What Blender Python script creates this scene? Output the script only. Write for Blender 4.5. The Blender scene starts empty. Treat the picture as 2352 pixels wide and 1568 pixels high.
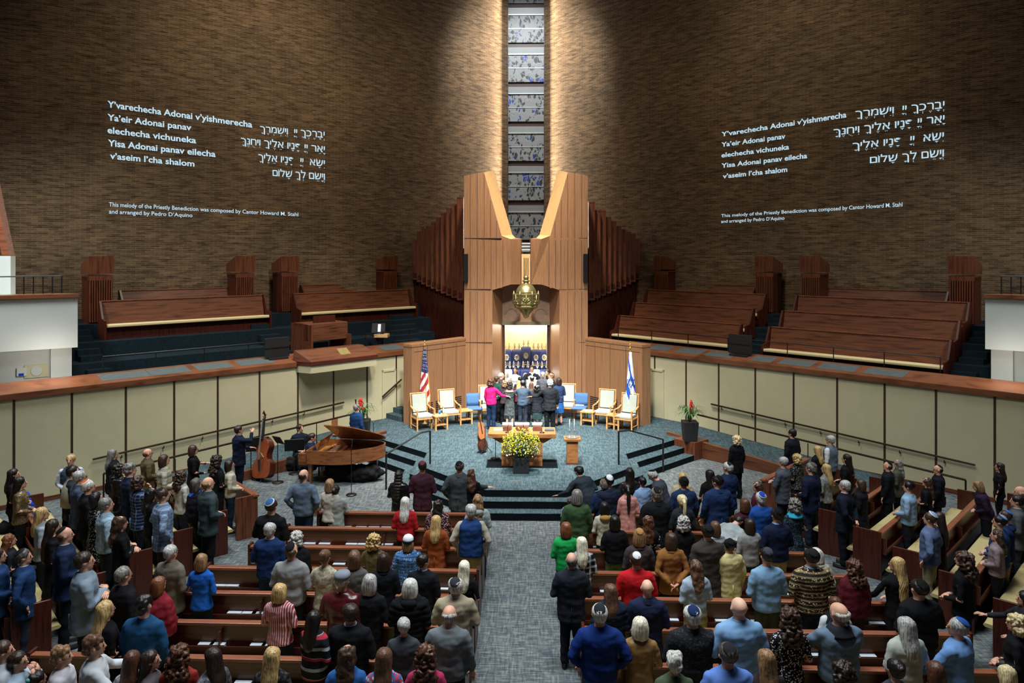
import bpy, bmesh, math, random
import numpy as np
from mathutils import Matrix, Vector, noise
R = math.radians
SC = bpy.context.scene
COL = SC.collection
# ---------------------------------------------------------------- camera, world, lights, exposure
F_PX, CX, HY, TH, CAM_Z = 1700.0, 1176.0, 590.0, 0.019, 6.25
cd = bpy.data.cameras.new('camera'); cam = bpy.data.objects.new('camera', cd); COL.objects.link(cam)
cd.sensor_width = 36.0; cd.lens = F_PX / 2352 * 36.0; cd.clip_end = 200
cam.location = (0, 0, CAM_Z); cam.rotation_euler = (R(90), 0, TH)
cd.shift_y = -(784 - HY) / 2352
SC.camera = cam
w = bpy.data.worlds.new('hall_ambience'); SC.world = w; w.use_nodes = True
w.node_tree.nodes['Background'].inputs[0].default_value = (0.75, 0.85, 1.0, 1)
w.node_tree.nodes['Background'].inputs[1].default_value = 0.02
SC.view_settings.view_transform = 'Standard'; SC.view_settings.look = 'None'
SC.view_settings.gamma = 1.0; SC.view_settings.use_curve_mapping = False
SC.view_settings.exposure = 0.0
def lamp(name, kind, loc, energy, color=(1, 1, 1), target=None, size=1.0, size_y=None, spot=60, blend=.6, spread=None, soft=.2):
    d = bpy.data.lights.new(name, kind); d.energy = energy; d.color = color
    if kind == 'AREA':
        d.shape = 'RECTANGLE'; d.size = size; d.size_y = size_y or size
        if spread: d.spread = R(spread)
    elif kind == 'SPOT':
        d.spot_size = R(spot); d.spot_blend = blend; d.shadow_soft_size = soft
    else: d.shadow_soft_size = soft
    o = bpy.data.objects.new(name, d); COL.objects.link(o); o.location = loc
    if target is not None:
        o.rotation_euler = (Vector(target) - Vector(loc)).to_track_quat('-Z', 'Y').to_euler()
    return o
COOL = (0.90, 0.96, 1.0); NEUT = (1.0, 0.95, 0.88); WARM = (1.0, 0.82, 0.58)
lamp('bema_downlight', 'AREA', (0, 20.5, 17), 620, NEUT, (0, 22.6, .5), 2.2, 1.4, spread=46)
lamp('bema_front_light', 'AREA', (0, 10.5, 16.5), 420, COOL, (0, 24.2, 1.2), 1.5, 1.0, spread=34)
lamp('congregation_light', 'AREA', (0, 10.0, 17), 1350, COOL, (0, 12.2, 0), 9, 5, spread=100)
lamp('side_light', 'AREA', (-9, 17, 17), 560, COOL, (-10, 14, 0), 3, 3, spread=90)
lamp('side_light', 'AREA', (9, 17, 17), 270, COOL, (10, 14, 0), 3, 3, spread=90)
for s in (-1, 1):
    lamp('window_grazer', 'AREA', (s * .84, 36.85, 12.0), 500, (1.0, .88, .72), (s * 3.2, 35.2, 12.0), .18, 16.0, spread=120)
    lamp('loft_wash', 'AREA', (s * 6.5, 23.0, 18.5), 400 if s < 0 else 190, (1.0, .90, .74), (s * 9.5, 30.0, 6), 3.5, 2.5, spread=130)
lamp('ark_notch_fill', 'AREA', (0, 21.5, 18), 260, NEUT, (0, 27.8, 7.5), .8, .8, spread=40)  # added overhead fill that brightens the tan bevels of the ark notch
lamp('window_wash', 'SPOT', (0, 30.0, 19.8), 4800, (.92, .96, 1.0), (0, 37.4, 14.0), spot=75, blend=.8, soft=.4)
for s in (-1, 1):
    lamp('panel_fill', 'AREA', (s * 2.0, 19.0, 16.0), 280 if s < 0 else 130, NEUT, (s * 6.6, 24.8, 1.6), 1.2, 1.2, spread=60)  # added fill, brightens the cream panels close to the ark
    lamp('under_balcony_fill', 'AREA', (s * 12.2, 18.9, 3.7), 14, NEUT, (s * 13.6, 20.2, 2.4), .6, .6, spread=150)  # no fixture here: fill added to lift the dark wall below the balcony
lamp('balcony_light', 'AREA', (-15.0, 16.5, 12), 330, COOL, (-13.5, 21, 5), 1.5, 1.5, spread=100)
lamp('balcony_light', 'AREA', (15.0, 16.5, 12), 230, COOL, (13.5, 21, 5), 1.5, 1.5, spread=100)
# ---------------------------------------------------------------- photo geometry -> room coordinates
CT, ST = math.cos(TH), math.sin(TH)
def from_cam(X, d): return (X * CT - d * ST, X * ST + d * CT)
def P(px, py, z):
    d = (CAM_Z - z) * F_PX / (py - HY); X = (px - CX) / F_PX * d
    return from_cam(X, d)
def depth(x, y): return -x * ST + y * CT
def pixel(x, y, z):
    d = depth(x, y); X = x * CT + y * ST
    return CX + F_PX * X / d, HY + F_PX * (CAM_Z - z) / d
def Pd(px, py, d):
    X = (px - CX) / F_PX * d; x, y = from_cam(X, d)
    return (x, y, CAM_Z - (py - HY) * d / F_PX)
# side wall frame: t runs along the panel wall away from the ark, u away from the hall
def W(s, t, u): return (s * (4.5 + .6897 * t + .7241 * u), 26.9 - .7241 * t + .6897 * u)
def W3(s, t, u, z): x, y = W(s, t, u); return (x, y, z)
def tcol(s, px, u):
    r = (px - CX) / F_PX
    x0, y0 = W(s, 0, u); x1, y1 = W(s, 1, u)
    f0 = (x0 * CT + y0 * ST) - r * depth(x0, y0); f1 = (x1 * CT + y1 * ST) - r * depth(x1, y1)
    return -f0 / (f1 - f0)
def wall_y(ax):                      # plan of the curved brick wall
    q = ax - .92
    return 37.3 - 1.08 * q + .016 * q * q
# ---------------------------------------------------------------- mesh helper
class MB:
    def __init__(s): s.v = []; s.f = []; s.mi = []; s.M = None; s.cur = 0
    def add(s, vs, fs):
        n = len(s.v)
        if s.M is not None: vs = [tuple(s.M @ Vector(p)) for p in vs]
        s.v += [tuple(p) for p in vs]; s.f += [tuple(i + n for i in f) for f in fs]; s.mi += [s.cur] * len(fs)
        return s
    def box(s, x0, y0, z0, x1, y1, z1):
        return s.add([(x0,y0,z0),(x1,y0,z0),(x1,y1,z0),(x0,y1,z0),(x0,y0,z1),(x1,y0,z1),(x1,y1,z1),(x0,y1,z1)],
                     [(0,3,2,1),(4,5,6,7),(0,1,5,4),(1,2,6,5),(2,3,7,6),(3,0,4,7)])
    def hexa(s, a, b):                # two 4-point rings
        return s.add(list(a) + list(b), [(0,3,2,1),(4,5,6,7),(0,1,5,4),(1,2,6,5),(2,3,7,6),(3,0,4,7)])
    def prism(s, poly, z0, z1):
        n = len(poly); a = sum(poly[i][0]*poly[(i+1)%n][1]-poly[(i+1)%n][0]*poly[i][1] for i in range(n))
        if a < 0: poly = poly[::-1]
        v = [(x, y, z0) for x, y in poly] + [(x, y, z1) for x, y in poly]
        return s.add(v, [tuple(range(n))[::-1], tuple(range(n, 2*n))] + [(i, (i+1)%n, n+(i+1)%n, n+i) for i in range(n)])
    def loft(s, rings, cap=True, closed=True):
        n = len(rings[0]); v = [p for r in rings for p in r]; fs = []
        for k in range(len(rings)-1):
            for i in range(n if closed else n-1):
                j = (i+1) % n; fs.append((k*n+i, k*n+j, (k+1)*n+j, (k+1)*n+i))
        if cap: fs += [tuple(range(n))[::-1], tuple(range((len(rings)-1)*n, len(rings)*n))]
        return s.add(v, fs)
    def lathe(s, prof, n=16, c=(0,0,0)):
        return s.loft([[(c[0]+r*math.cos(2*math.pi*i/n), c[1]+r*math.sin(2*math.pi*i/n), c[2]+z) for i in range(n)] for r, z in prof])
    def tube(s, pts, rad, n=8, cap=True):
        pts = [Vector(p) for p in pts]; rad = rad if isinstance(rad, (list, tuple)) else [rad]*len(pts)
        rings = []; up = None
        for i, p in enumerate(pts):
            t = (pts[min(i+1, len(pts)-1)] - pts[max(i-1, 0)]).normalized()
            if up is None: up = Vector((0,0,1)) if abs(t.z) < .9 else Vector((0,1,0))
            a = t.cross(up).normalized(); b = a.cross(t).normalized(); up = b
            r = rad[i]; rx, ry = r if isinstance(r, tuple) else (r, r)
            rings.append([tuple(p + a*math.cos(2*math.pi*k/n)*rx + b*math.sin(2*math.pi*k/n)*ry) for k in range(n)])
        return s.loft(rings, cap)
    def ball(s, c, r, nu=14, nv=9):
        r = r if isinstance(r, tuple) else (r, r, r)
        rings = []
        for k in range(nv+1):
            a = -math.pi/2 + math.pi*(k+.0)/nv; a = max(-1.52, min(1.52, a))
            rings.append([(c[0]+r[0]*math.cos(a)*math.cos(2*math.pi*i/nu), c[1]+r[1]*math.cos(a)*math.sin(2*math.pi*i/nu), c[2]+r[2]*math.sin(a)) for i in range(nu)])
        return s.loft(rings)
    def mesh(s, name, smooth=False):
        me = bpy.data.meshes.new(name); me.from_pydata(s.v, [], s.f)
        if any(s.mi): me.polygons.foreach_set('material_index', s.mi)
        if smooth: me.polygons.foreach_set('use_smooth', [True]*len(s.f))
        me.update(); return me
    def build(s, name, mats, parent=None, smooth=False, loc=None, rz=0, bevel=0, fix=True):
        me = s.mesh(name, smooth)
        if fix:
            bm = bmesh.new(); bm.from_mesh(me); bmesh.ops.recalc_face_normals(bm, faces=bm.faces); bm.to_mesh(me); bm.free()
        for m in (mats if isinstance(mats, (list, tuple)) else [mats]): me.materials.append(m)
        o = bpy.data.objects.new(name, me); COL.objects.link(o)
        if parent: o.parent = parent
        if loc: o.location = loc
        if rz: o.rotation_euler = (0, 0, rz)
        if bevel:
            b = o.modifiers.new('bevel', 'BEVEL'); b.width = bevel; b.segments = 2; b.limit_method = 'ANGLE'
        return o
def tag(o, label=None, cat=None, group=None, kind=None):
    if label: o['label'] = label
    if cat: o['category'] = cat
    if group: o['group'] = group
    if kind: o['kind'] = kind
    return o
def thing(name, label, cat, loc=(0,0,0), rz=0, group=None):
    o = bpy.data.objects.new(name, None); o.empty_display_size = .1; COL.objects.link(o)
    o.location = loc; o.rotation_euler = (0, 0, rz); return tag(o, label, cat, group)
def dup(root, loc, rz, label, group=None):
    r = root.copy(); COL.objects.link(r); r.location = loc; r.rotation_euler = (0, 0, rz); r['label'] = label
    if group: r['group'] = group
    for ch in list(root.children):
        c = ch.copy(); COL.objects.link(c); c.parent = r
        for g in list(ch.children):
            d = g.copy(); COL.objects.link(d); d.parent = c
    return r
def struct(o): o['kind'] = 'structure'; return o
def rotz(a): return Matrix.Rotation(a, 4, 'Z')
# ---------------------------------------------------------------- materials
class NT:
    def __init__(s, name):
        s.m = bpy.data.materials.new(name); s.m.use_nodes = True; s.t = s.m.node_tree; s.b = s.t.nodes['Principled BSDF']
    def n(s, kind, **kw):
        nd = s.t.nodes.new('ShaderNode' + kind)
        for k, v in kw.items():
            if k.startswith('i_'): nd.inputs[k[2:].replace('_', ' ')].default_value = v
            elif k.startswith('n_'): nd.inputs[int(k[2:])].default_value = v
            else: setattr(nd, k, v)
        return nd
    def l(s, a, b): s.t.links.new(a, b)
    def coord(s, which='Object', scale=(1,1,1), rot=(0,0,0)):
        c = s.n('TexCoord'); mp = s.n('Mapping'); mp.inputs['Scale'].default_value = scale; mp.inputs['Rotation'].default_value = rot
        s.l(c.outputs[which], mp.inputs[0]); return mp.outputs[0]
    def ramp(s, src, stops, interp='LINEAR'):
        r = s.n('ValToRGB'); e = r.color_ramp; e.interpolation = interp
        while len(e.elements) < len(stops): e.elements.new(.5)
        for k, (p, c) in enumerate(stops): e.elements[k].position = p; e.elements[k].color = (*c, 1)
        s.l(src, r.inputs[0]); return r.outputs[0]
    def mix(s, fac, a, b, mode='MIX'):
        m = s.n('Mix', data_type='RGBA', blend_type=mode)
        for v, i in ((fac, 0), (a, 6), (b, 7)):
            if hasattr(v, 'links') or isinstance(v, bpy.types.NodeSocket): s.l(v, m.inputs[i])
            else: m.inputs[i].default_value = (*v, 1) if isinstance(v, tuple) and len(v) == 3 else v
        return m.outputs[2]
    def math(s, op, a, b=0.0):
        m = s.n('Math', operation=op)
        for v, i in ((a, 0), (b, 1)):
            if isinstance(v, bpy.types.NodeSocket): s.l(v, m.inputs[i])
            else: m.inputs[i].default_value = v
        return m.outputs[0]
    def bump(s, h, strength=.3, dist=.01):
        b = s.n('Bump'); b.inputs['Strength'].default_value = strength; b.inputs['Distance'].default_value = dist
        s.l(h, b.inputs['Height']); s.l(b.outputs[0], s.b.inputs['Normal'])
    def fin(s, col=None, rough=.6, metal=0, spec=.5, sheen=0):
        if isinstance(col, bpy.types.NodeSocket): s.l(col, s.b.inputs['Base Color'])
        elif col: s.b.inputs['Base Color'].default_value = (*col, 1)
        s.b.inputs['Roughness'].default_value = rough; s.b.inputs['Metallic'].default_value = metal
        s.b.inputs['Specular IOR Level'].default_value = spec
        if sheen: s.b.inputs['Sheen Weight'].default_value = sheen
        s.m.diffuse_color = (*(col if isinstance(col, tuple) else (.5,.5,.5)), 1); return s.m
def sr(r, g, b): return tuple(((c/255)/12.92 if c/255 <= .04045 else ((c/255+.055)/1.055)**2.4) for c in (r, g, b))
def mul(c, k): return tuple(min(1, x*k) for x in c)
def plain(name, col, rough=.6, metal=0, spec=.5, var=.12, sc=8):
    t = NT(name); n = t.n('TexNoise'); n.inputs['Scale'].default_value = sc; n.inputs['Detail'].default_value = 3; t.l(t.coord(), n.inputs['Vector'])
    return t.fin(t.ramp(n.outputs[0], [(.3, mul(col, 1-var)), (.7, mul(col, 1+var))]), rough, metal, spec)
def wood(name, col, dark, rough=.45, scale=(14,14,1.2), spec=.4):
    t = NT(name); n = t.n('TexNoise'); n.inputs['Scale'].default_value = 1.6; n.inputs['Detail'].default_value = 6; n.inputs['Distortion'].default_value = .6
    t.l(t.coord(scale=scale), n.inputs['Vector'])
    return t.fin(t.ramp(n.outputs[0], [(.28, dark), (.52, col), (.8, mul(col, 1.18))]), rough, 0, spec)
def carpet(name, a, b, c, sx=1, strips=True):
    t = NT(name); co = t.coord(scale=(26, 3.2, 1) if sx else (3.2, 26, 1))
    n = t.n('TexNoise'); n.inputs['Scale'].default_value = 1.0; n.inputs['Detail'].default_value = 5; n.inputs['Roughness'].default_value = .7; t.l(co, n.inputs['Vector'])
    co2 = t.coord(scale=(3.2, 22, 1) if sx else (22, 3.2, 1)); n2 = t.n('TexNoise'); n2.inputs['Scale'].default_value = 1.3; n2.inputs['Detail'].default_value = 4; t.l(co2, n2.inputs['Vector'])
    f = t.math('MULTIPLY', t.math('ADD', n.outputs[0], n2.outputs[0]), .5)
    t.bump(n.outputs[0], .4, .006)
    return t.fin(t.ramp(f, [(.40, a), (.5, b), (.6, c)]), .95, 0, .1)
# brick: UV = (arc length, height) in metres
t = NT('roman_brick'); uv = t.n('TexCoord').outputs['UV']
br = t.n('TexBrick'); br.offset = .5
for k, v in (('Scale', 1.0), ('Mortar Size', .006), ('Mortar Smooth', .3), ('Bias', 0.0), ('Brick Width', .31), ('Row Height', .068)): br.inputs[k].default_value = v
br.inputs['Color1'].default_value = (*sr(128,104,78), 1); br.inputs['Color2'].default_value = (*sr(92,71,52), 1); br.inputs['Mortar'].default_value = (*sr(150,132,106), 1)
t.l(uv, br.inputs['Vector'])
mp = t.n('Mapping'); mp.inputs['Scale'].default_value = (1.7, 9.0, 1); t.l(uv, mp.inputs[0])
n1 = t.n('TexNoise'); n1.inputs['Scale'].default_value = 1.0; n1.inputs['Detail'].default_value = 6; n1.inputs['Roughness'].default_value = .65; t.l(mp.outputs[0], n1.inputs['Vector'])
n2 = t.n('TexNoise'); n2.inputs['Scale'].default_value = .35; n2.inputs['Detail'].default_value = 3; t.l(uv, n2.inputs['Vector'])
c = t.mix(1.0, br.outputs[0], t.ramp(n1.outputs[0], [(.32, (.38,.36,.33)), (.5, (.85,.85,.85)), (.72, (1.25,1.2,1.1))]), 'MULTIPLY')
c = t.mix(1.0, c, t.ramp(n2.outputs[0], [(.35, (.80,.82,.84)), (.65, (1.1,1.06,1.0))]), 'MULTIPLY')
t.bump(br.outputs[1], .5, -.012)
M_BRICK = t.fin(c, .85, 0, .2)
M_ARK = wood('ark_oak', sr(140,101,70), sr(120,84,56), .45, (22, 22, .7), .3)
M_ARKLINE = plain('panel_seam', sr(60,36,22), .7)
M_TAN = wood('pale_maple', sr(208,168,116), sr(190,148,98), .45, (14,14,.8), .3)
M_CHERRY = wood('cherry_wood', sr(104,62,40), sr(60,32,20), .38, (.7, .7, 9), .45)
M_CHERRYV = wood('cherry_wood_upright', sr(104,58,36), sr(58,29,17), .38, (13,13,1.0), .45)
M_LEDGE = wood('ledge_wood', sr(122,74,48), sr(86,48,30), .3, (.9,.9,4), .5)
M_PEWD = wood('mahogany', sr(84,38,26), sr(44,18,13), .32, (.8,.8,12), .5)
M_PEWEND = wood('mahogany_upright', sr(74,30,18), sr(40,14,9), .35, (14,14,1), .45)
M_RAIL = wood('rail_wood', sr(132,78,54), sr(98,54,36), .3, (1,9,9), .5)
M_GREEN = plain('slate_inset', sr(84,92,90), .5)
M_CREAM = plain('cream_plaster', sr(196,188,152), .8, 0, .2, .03, 3)
M_WHITE = plain('white_plaster', sr(196,200,192), .8, 0, .2, .02, 2)
M_STRIP = plain('dark_trim', sr(62,38,24), .5)
M_CUSH = plain('gold_cushion', sr(176,160,112), .85, 0, .2, .08, 20)
M_IVORY = plain('ivory_cushion', sr(206,188,140), .8, 0, .2, .05, 20)
M_BLACK = plain('black_metal', (.012,.012,.012), .4, .3)
M_MATT = plain('matt_black', (.010,.010,.011), .6)
M_BRONZE = plain('bronze_rail', sr(62,48,36), .35, .7)
M_CARPET = carpet('hall_carpet', sr(62,70,76), sr(88,94,96), sr(122,124,118))
M_BEMA = carpet('bema_carpet', sr(44,58,62), sr(58,74,79), sr(78,94,98), 0)
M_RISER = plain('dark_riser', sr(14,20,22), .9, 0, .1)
M_NAVY = plain('navy_carpet', sr(24,36,42), .95, 0, .1, .2, 12)
M_STONE = plain('gable_stone', sr(150,116,90), .6)
def smooth01(x): x = np.clip(x, 0, 1); return x*x*(3-2*x)
def blob(mb, voxel, it=4):
    me = mb.mesh('b'); bm = bmesh.new(); bm.from_mesh(me); bmesh.ops.recalc_face_normals(bm, faces=bm.faces); bm.to_mesh(me); bm.free()
    ob = bpy.data.objects.new('b', me); COL.objects.link(ob)
    m = ob.modifiers.new('r', 'REMESH'); m.mode = 'VOXEL'; m.voxel_size = voxel
    s = ob.modifiers.new('s', 'SMOOTH'); s.iterations = it; s.factor = .5
    dg = bpy.context.evaluated_depsgraph_get(); e = bpy.data.meshes.new_from_object(ob.evaluated_get(dg))
    v = np.empty(len(e.vertices)*3); e.vertices.foreach_get('co', v); v = v.reshape(-1, 3)
    nr = np.empty(len(e.vertices)*3); e.vertex_normals.foreach_get('vector', nr); nr = nr.reshape(-1, 3)
    f = [tuple(p.vertices) for p in e.polygons]
    bpy.data.objects.remove(ob); bpy.data.meshes.remove(me); bpy.data.meshes.remove(e)
    return v, f, nr
def ering(z, cy, rx, ry, n=20, p=.85): return [(math.copysign(abs(math.cos(a))**p, math.cos(a))*rx, cy+math.copysign(abs(math.sin(a))**p, math.sin(a))*ry, z) for a in [2*math.pi*i/n for i in range(n)]]
def wob(v, nr, amp, freq, seed=0, zs=1.0):
    o = np.array([noise.noise(Vector((p[0]*freq+seed, p[1]*freq, p[2]*freq*zs))) for p in v]); return v + nr*(amp*o)[:, None]
# ---------------------------------------------------------------- floor
struct(MB().box(-20, 4, -.3, 20, 40, 0).build('floor', M_CARPET))
# ---------------------------------------------------------------- brick walls (curved) and outer parts
def brick(s, name):
    xs = [.92 + k * .45 for k in range(46)]; v = []; f = []; uvs = []; arc = 0; prev = None; zs = (0, 5, 10, 15, 20.5)
    for x in xs:
        p = (s * x, wall_y(x))
        if prev: arc += math.hypot(p[0]-prev[0], p[1]-prev[1])
        prev = p
        for z in zs: v.append((p[0], p[1], z)); uvs.append((arc, z))
    n0 = len(v); arc = 0; prev = None                      # outer face, half a metre behind: real thickness
    for i, x in enumerate(xs):
        v.append((s*(x+.30), wall_y(x)+.38, 0)); v.append((s*(x+.30), wall_y(x)+.38, 20.5)); uvs += [(i*.6, 0), (i*.6, 20.5)]
    nz = len(zs)
    for i in range(len(xs)-1):
        for k in range(nz-1):
            q = (i*nz+k, (i+1)*nz+k, (i+1)*nz+k+1, i*nz+k+1); f.append(q if s > 0 else q[::-1])
        f.append((n0+2*i, n0+2*i+2, n0+2*i+3, n0+2*i+1))
        f.append((i*nz+nz-1, (i+1)*nz+nz-1, n0+2*i+3, n0+2*i+1))
    f.append((0, n0, n0+1, nz-1, 3, 2, 1))
    me = bpy.data.meshes.new(name); me.from_pydata(v, [], f); l = me.uv_layers.new(name='UV')
    for lp in me.loops: l.data[lp.index].uv = uvs[lp.vertex_index]
    me.materials.append(M_BRICK); o = bpy.data.objects.new(name, me); COL.objects.link(o); struct(o)
brick(-1, 'wall_left_brick'); brick(1, 'wall_right_brick')
# ---------------------------------------------------------------- tall window strip
t = NT('dalle_glass'); co = t.coord(scale=(1,1,1))
vo = t.n('TexVoronoi', feature='DISTANCE_TO_EDGE'); vo.inputs['Scale'].default_value = 7.5; vo.inputs['Randomness'].default_value = 1
mp = t.n('Mapping'); mp.inputs['Scale'].default_value = (1.5, 0, .9); t.l(co, mp.inputs[0])
nz = t.n('TexNoise'); nz.inputs['Scale'].default_value = 2.2; t.l(mp.outputs[0], nz.inputs['Vector'])
t.l(t.mix(.35, mp.outputs[0], nz.outputs[1]), vo.inputs['Vector'])
vc = t.n('TexVoronoi'); vc.inputs['Scale'].default_value = 7.5; t.l(t.mix(.35, mp.outputs[0], nz.outputs[1]), vc.inputs['Vector'])
pick = t.math('GREATER_THAN', t.math('MULTIPLY', vc.outputs[1], 1.0), .52)
shape = t.math('MULTIPLY', t.math('GREATER_THAN', vo.outputs[0], .085), pick)
big = t.n('TexNoise'); big.inputs['Scale'].default_value = .9; t.l(mp.outputs[0], big.inputs['Vector'])
gl = t.mix(t.math('GREATER_THAN', big.outputs[0], .57), sr(46,50,50), sr(24,60,150))
M_DALLE = t.fin(t.mix(shape, sr(138,140,138), gl), .5)
t.bump(vo.outputs[0], .6, .02)
M_LOUV = plain('window_louvre', sr(190,196,196), .35, .2, .5, .06, 20)
yw = 37.55
for k in range(10):
    zt = 20.6 - 2.0*k - .05
    if zt < 2: break
    o = struct(MB().box(-.92, yw+.02, zt-1.42, .92, yw+.12, zt-.02).build('window_%d' % (k+1), M_DALLE))
    lv = MB().hexa([(-.92,yw-.02,zt-.0),(.92,yw-.02,zt-.0),(.92,yw+.1,zt+.04),(-.92,yw+.1,zt+.04)], [(-.92,yw-.12,zt+.30),(.92,yw-.12,zt+.30),(.92,yw+.06,zt+.32),(-.92,yw+.06,zt+.32)])
    lv.box(-.92, yw-.01, zt-.74, .92, yw+.03, zt-.70); lv.box(-.92, yw-.05, zt-.05, .92, yw+.03, zt-.0)
    lv.build('louvre', M_LOUV, o)
struct(MB().box(-.95, yw+.14, 0, .95, yw+.24, 20.5).box(-.97, yw-.2, 0, -.90, yw+.14, 20.5).box(.90, yw-.2, 0, .97, yw+.14, 20.5).build('trim_1', M_STRIP))
# ---------------------------------------------------------------- panel walls, skirting, ledge
def wbox(mb, s, t0, t1, u0, u1, z0, z1, u0b=None, z1b=None):
    a = [W3(s,t0,u0,z0), W3(s,t1,u0,z0), W3(s,t1,u1,z0), W3(s,t0,u1,z0)]
    b = [W3(s,t0,u0,z1), W3(s,t1,u0,z1), W3(s,t1,u1,z1b if z1b is not None else z1), W3(s,t0,u1,z1b if z1b is not None else z1)]
    mb.hexa(a, b); return mb
for s, nm in ((-1, 'left'), (1, 'right')):
    struct(wbox(MB(), s, -1.5, 17.5, 0, .16, 0, 2.74).build('wall_%s_panelling' % nm, M_CREAM))
    st = MB(); edges = {-1: [32,165,289,400,500,596,684,766,843,910], 1: [2285,2150,2032,1923,1823,1735,1651,1576,1504]}[s]
    for px in edges:
        t0 = tcol(s, px, 0); wbox(st, s, t0-.028, t0+.028, -.012, .02, 0, 2.74)
    struct(st.build('trim_%s' % nm, M_STRIP))
    struct(wbox(MB(), s, -1.5, 17.5, -.03, .0, 0, .62 if False else .12).build('baseboard_%s' % nm, M_CHERRY))
    lg = MB(); wbox(lg, s, -1.6, 17.5, -.07, .85, 2.70, 2.86, z1b=3.02); 
    led = lg.build('parapet_ledge', M_LEDGE, bevel=.01); struct(led)
    ins = MB(); ks = {-1: [(232,345),(343,436),(452,533),(548,628),(878,925)], 1: [(1493,1536),(1552,1612),(1622,1682),(1728,1775),(1790,1865),(1880,1965),(1985,2078)]}[s]
    for a, b in ks:
        ta, tb = sorted((tcol(s, a, .3), tcol(s, b, .3)))
        zz = lambda u: 2.86 + (u+.07)/.92*.16 + .006
        ins.hexa([W3(s,ta,.12,zz(.12)-.01), W3(s,tb,.12,zz(.12)-.01), W3(s,tb,.7,zz(.7)-.01), W3(s,ta,.7,zz(.7)-.01)], [W3(s,ta,.12,zz(.12)), W3(s,tb,.12,zz(.12)), W3(s,tb,.7,zz(.7)), W3(s,ta,.7,zz(.7))])
    struct(ins.build('trim_%s_ledge_inset' % nm, M_GREEN))
    # loft tiers
    T0 = -6.0
    for (u0, z0, z1, ta) in ((.85, 0, 2.65, -2.2), (2.08, 2.4, 3.15, -3.2), (3.08, 2.4, 3.65, -4.2), (4.08, 2.4, 4.12, -5.2)):
        o = struct(wbox(MB(), s, ta, 17.2, u0, 6.6 if u0 > 4 else u0+1.3, z0, z1).build('floor_%s_loft' % nm, M_NAVY))
    # steps in the three aisles of each loft
    sp = MB(); al = {-1: [(-9, 'inner'), (605, 655), (183, 236)], 1: [(-9, 'inner'), (1735, 1775), (2205, 2262)]}[s]
    for a in al:
        if a[0] == -9: continue
        ta, tb = sorted((tcol(s, a[0], 2.6), tcol(s, a[1], 2.6)))
        for k, (ub, zb) in enumerate(((2.08, 2.65), (3.08, 3.15), (4.08, 3.65))):
            for q in (1, 2):
                wbox(sp, s, ta, tb, ub-.3*(3-q), ub-.3*(2-q), zb, zb+.166*q)
    for q in range(9):                      # inner flight climbing beside the pipes
        u0 = 1.15 + q*.36; z1 = 2.65 + .165*(q+1)
        wbox(sp, s, -1.25-.62*u0*.9+.0, -.1-.62*u0*.9, u0, u0+.40, 2.4, z1)
    struct(sp.build('floor_%s_loft_steps' % nm, M_NAVY))
    # black railing behind the ledge
    rl = thing('loft_railing', 'thin black metal railing behind the ledge, %s loft' % ('organ console' if s < 0 else 'unlit'), 'railing', W3(s, 0, .93, 2.65))
    bx, by = W(s, 0, .93); m0 = Matrix.Translation((-bx, -by, -2.65))
    ends = {-1: [(236, 664), (840, 940)], 1: [(1420, 1672), (1712, 2160)]}[s]; rb = MB(); rb.M = m0
    for a, b in ends:
        ta, tb = sorted((tcol(s, a, .93), tcol(s, b, .93))); n = max(1, round((tb-ta)/1.55))
        rb = MB(); rb.M = m0; rb.tube([W3(s,ta,.93,3.46), W3(s,tb,.93,3.46)], .018, 6); rb.build('top_rail', M_BLACK, rl)
        for k in range(n+1):
            pb = MB(); pb.M = m0; tt = ta + (tb-ta)*k/n; pb.tube([W3(s,tt,.93,2.64), W3(s,tt,.93,3.46)], .016, 6); pb.build('post', M_BLACK, rl)
    # ramp
    ra = MB(); t0, t1 = 1.6, 9.2
    ra.hexa([W3(s,t0,-1.8,0), W3(s,t1,-1.8,0), W3(s,t1,-.02,0), W3(s,t0,-.02,0)], [W3(s,t0,-1.8,.5), W3(s,t1,-1.8,.012), W3(s,t1,-.02,.012), W3(s,t0,-.02,.5)])
    struct(ra.build('floor_%s_ramp' % nm, M_BEMA))
    lw = MB(); t1 = 8.6 if s > 0 else 8.6
    lw.hexa([W3(s,t0+.5,-1.95,0), W3(s,t1,-1.95,0), W3(s,t1,-1.8,0), W3(s,t0+.5,-1.8,0)], [W3(s,t0+.5,-1.95,.60), W3(s,t1,-1.95,.14), W3(s,t1,-1.8,.14), W3(s,t0+.5,-1.8,.60)])
    struct(lw.build('trim_%s_ramp_curb' % nm, M_CHERRY, bevel=.01))
    for which, u, zc in (('wall', -.09, .88), ('ramp edge', -1.86, .92)):
        h = thing('handrail', 'bronze handrail %s, %s side' % ('fixed to the cream panels' if which == 'wall' else 'on posts along the ramp edge', 'bass player' if s < 0 else 'blue-star flag'), 'handrail', W3(s, 0, u, 0))
        bx, by = W(s, 0, u); m0 = Matrix.Translation((-bx, -by, 0))
        pa, pb_ = ({-1: (790, 213), 1: (1633, 2240)} if which == 'wall' else {-1: (818, 238), 1: (1602, 2218)})[s]
        ta, tb = tcol(s, pa, u), tcol(s, pb_, u); zf = lambda tt: max(0, .5 - .5*(tt-1.6)/7.6)
        g = MB(); g.M = m0; g.tube([W3(s,ta,u,zf(ta)+zc), W3(s,tb,u,zf(tb)+zc)], .028, 8)
        if which != 'wall': g.tube([W3(s,tb,u,zf(tb)+zc), W3(s,tb,u,0)], .022, 8)
        g.build('rail', M_BRONZE, h)
        n = 7
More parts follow.
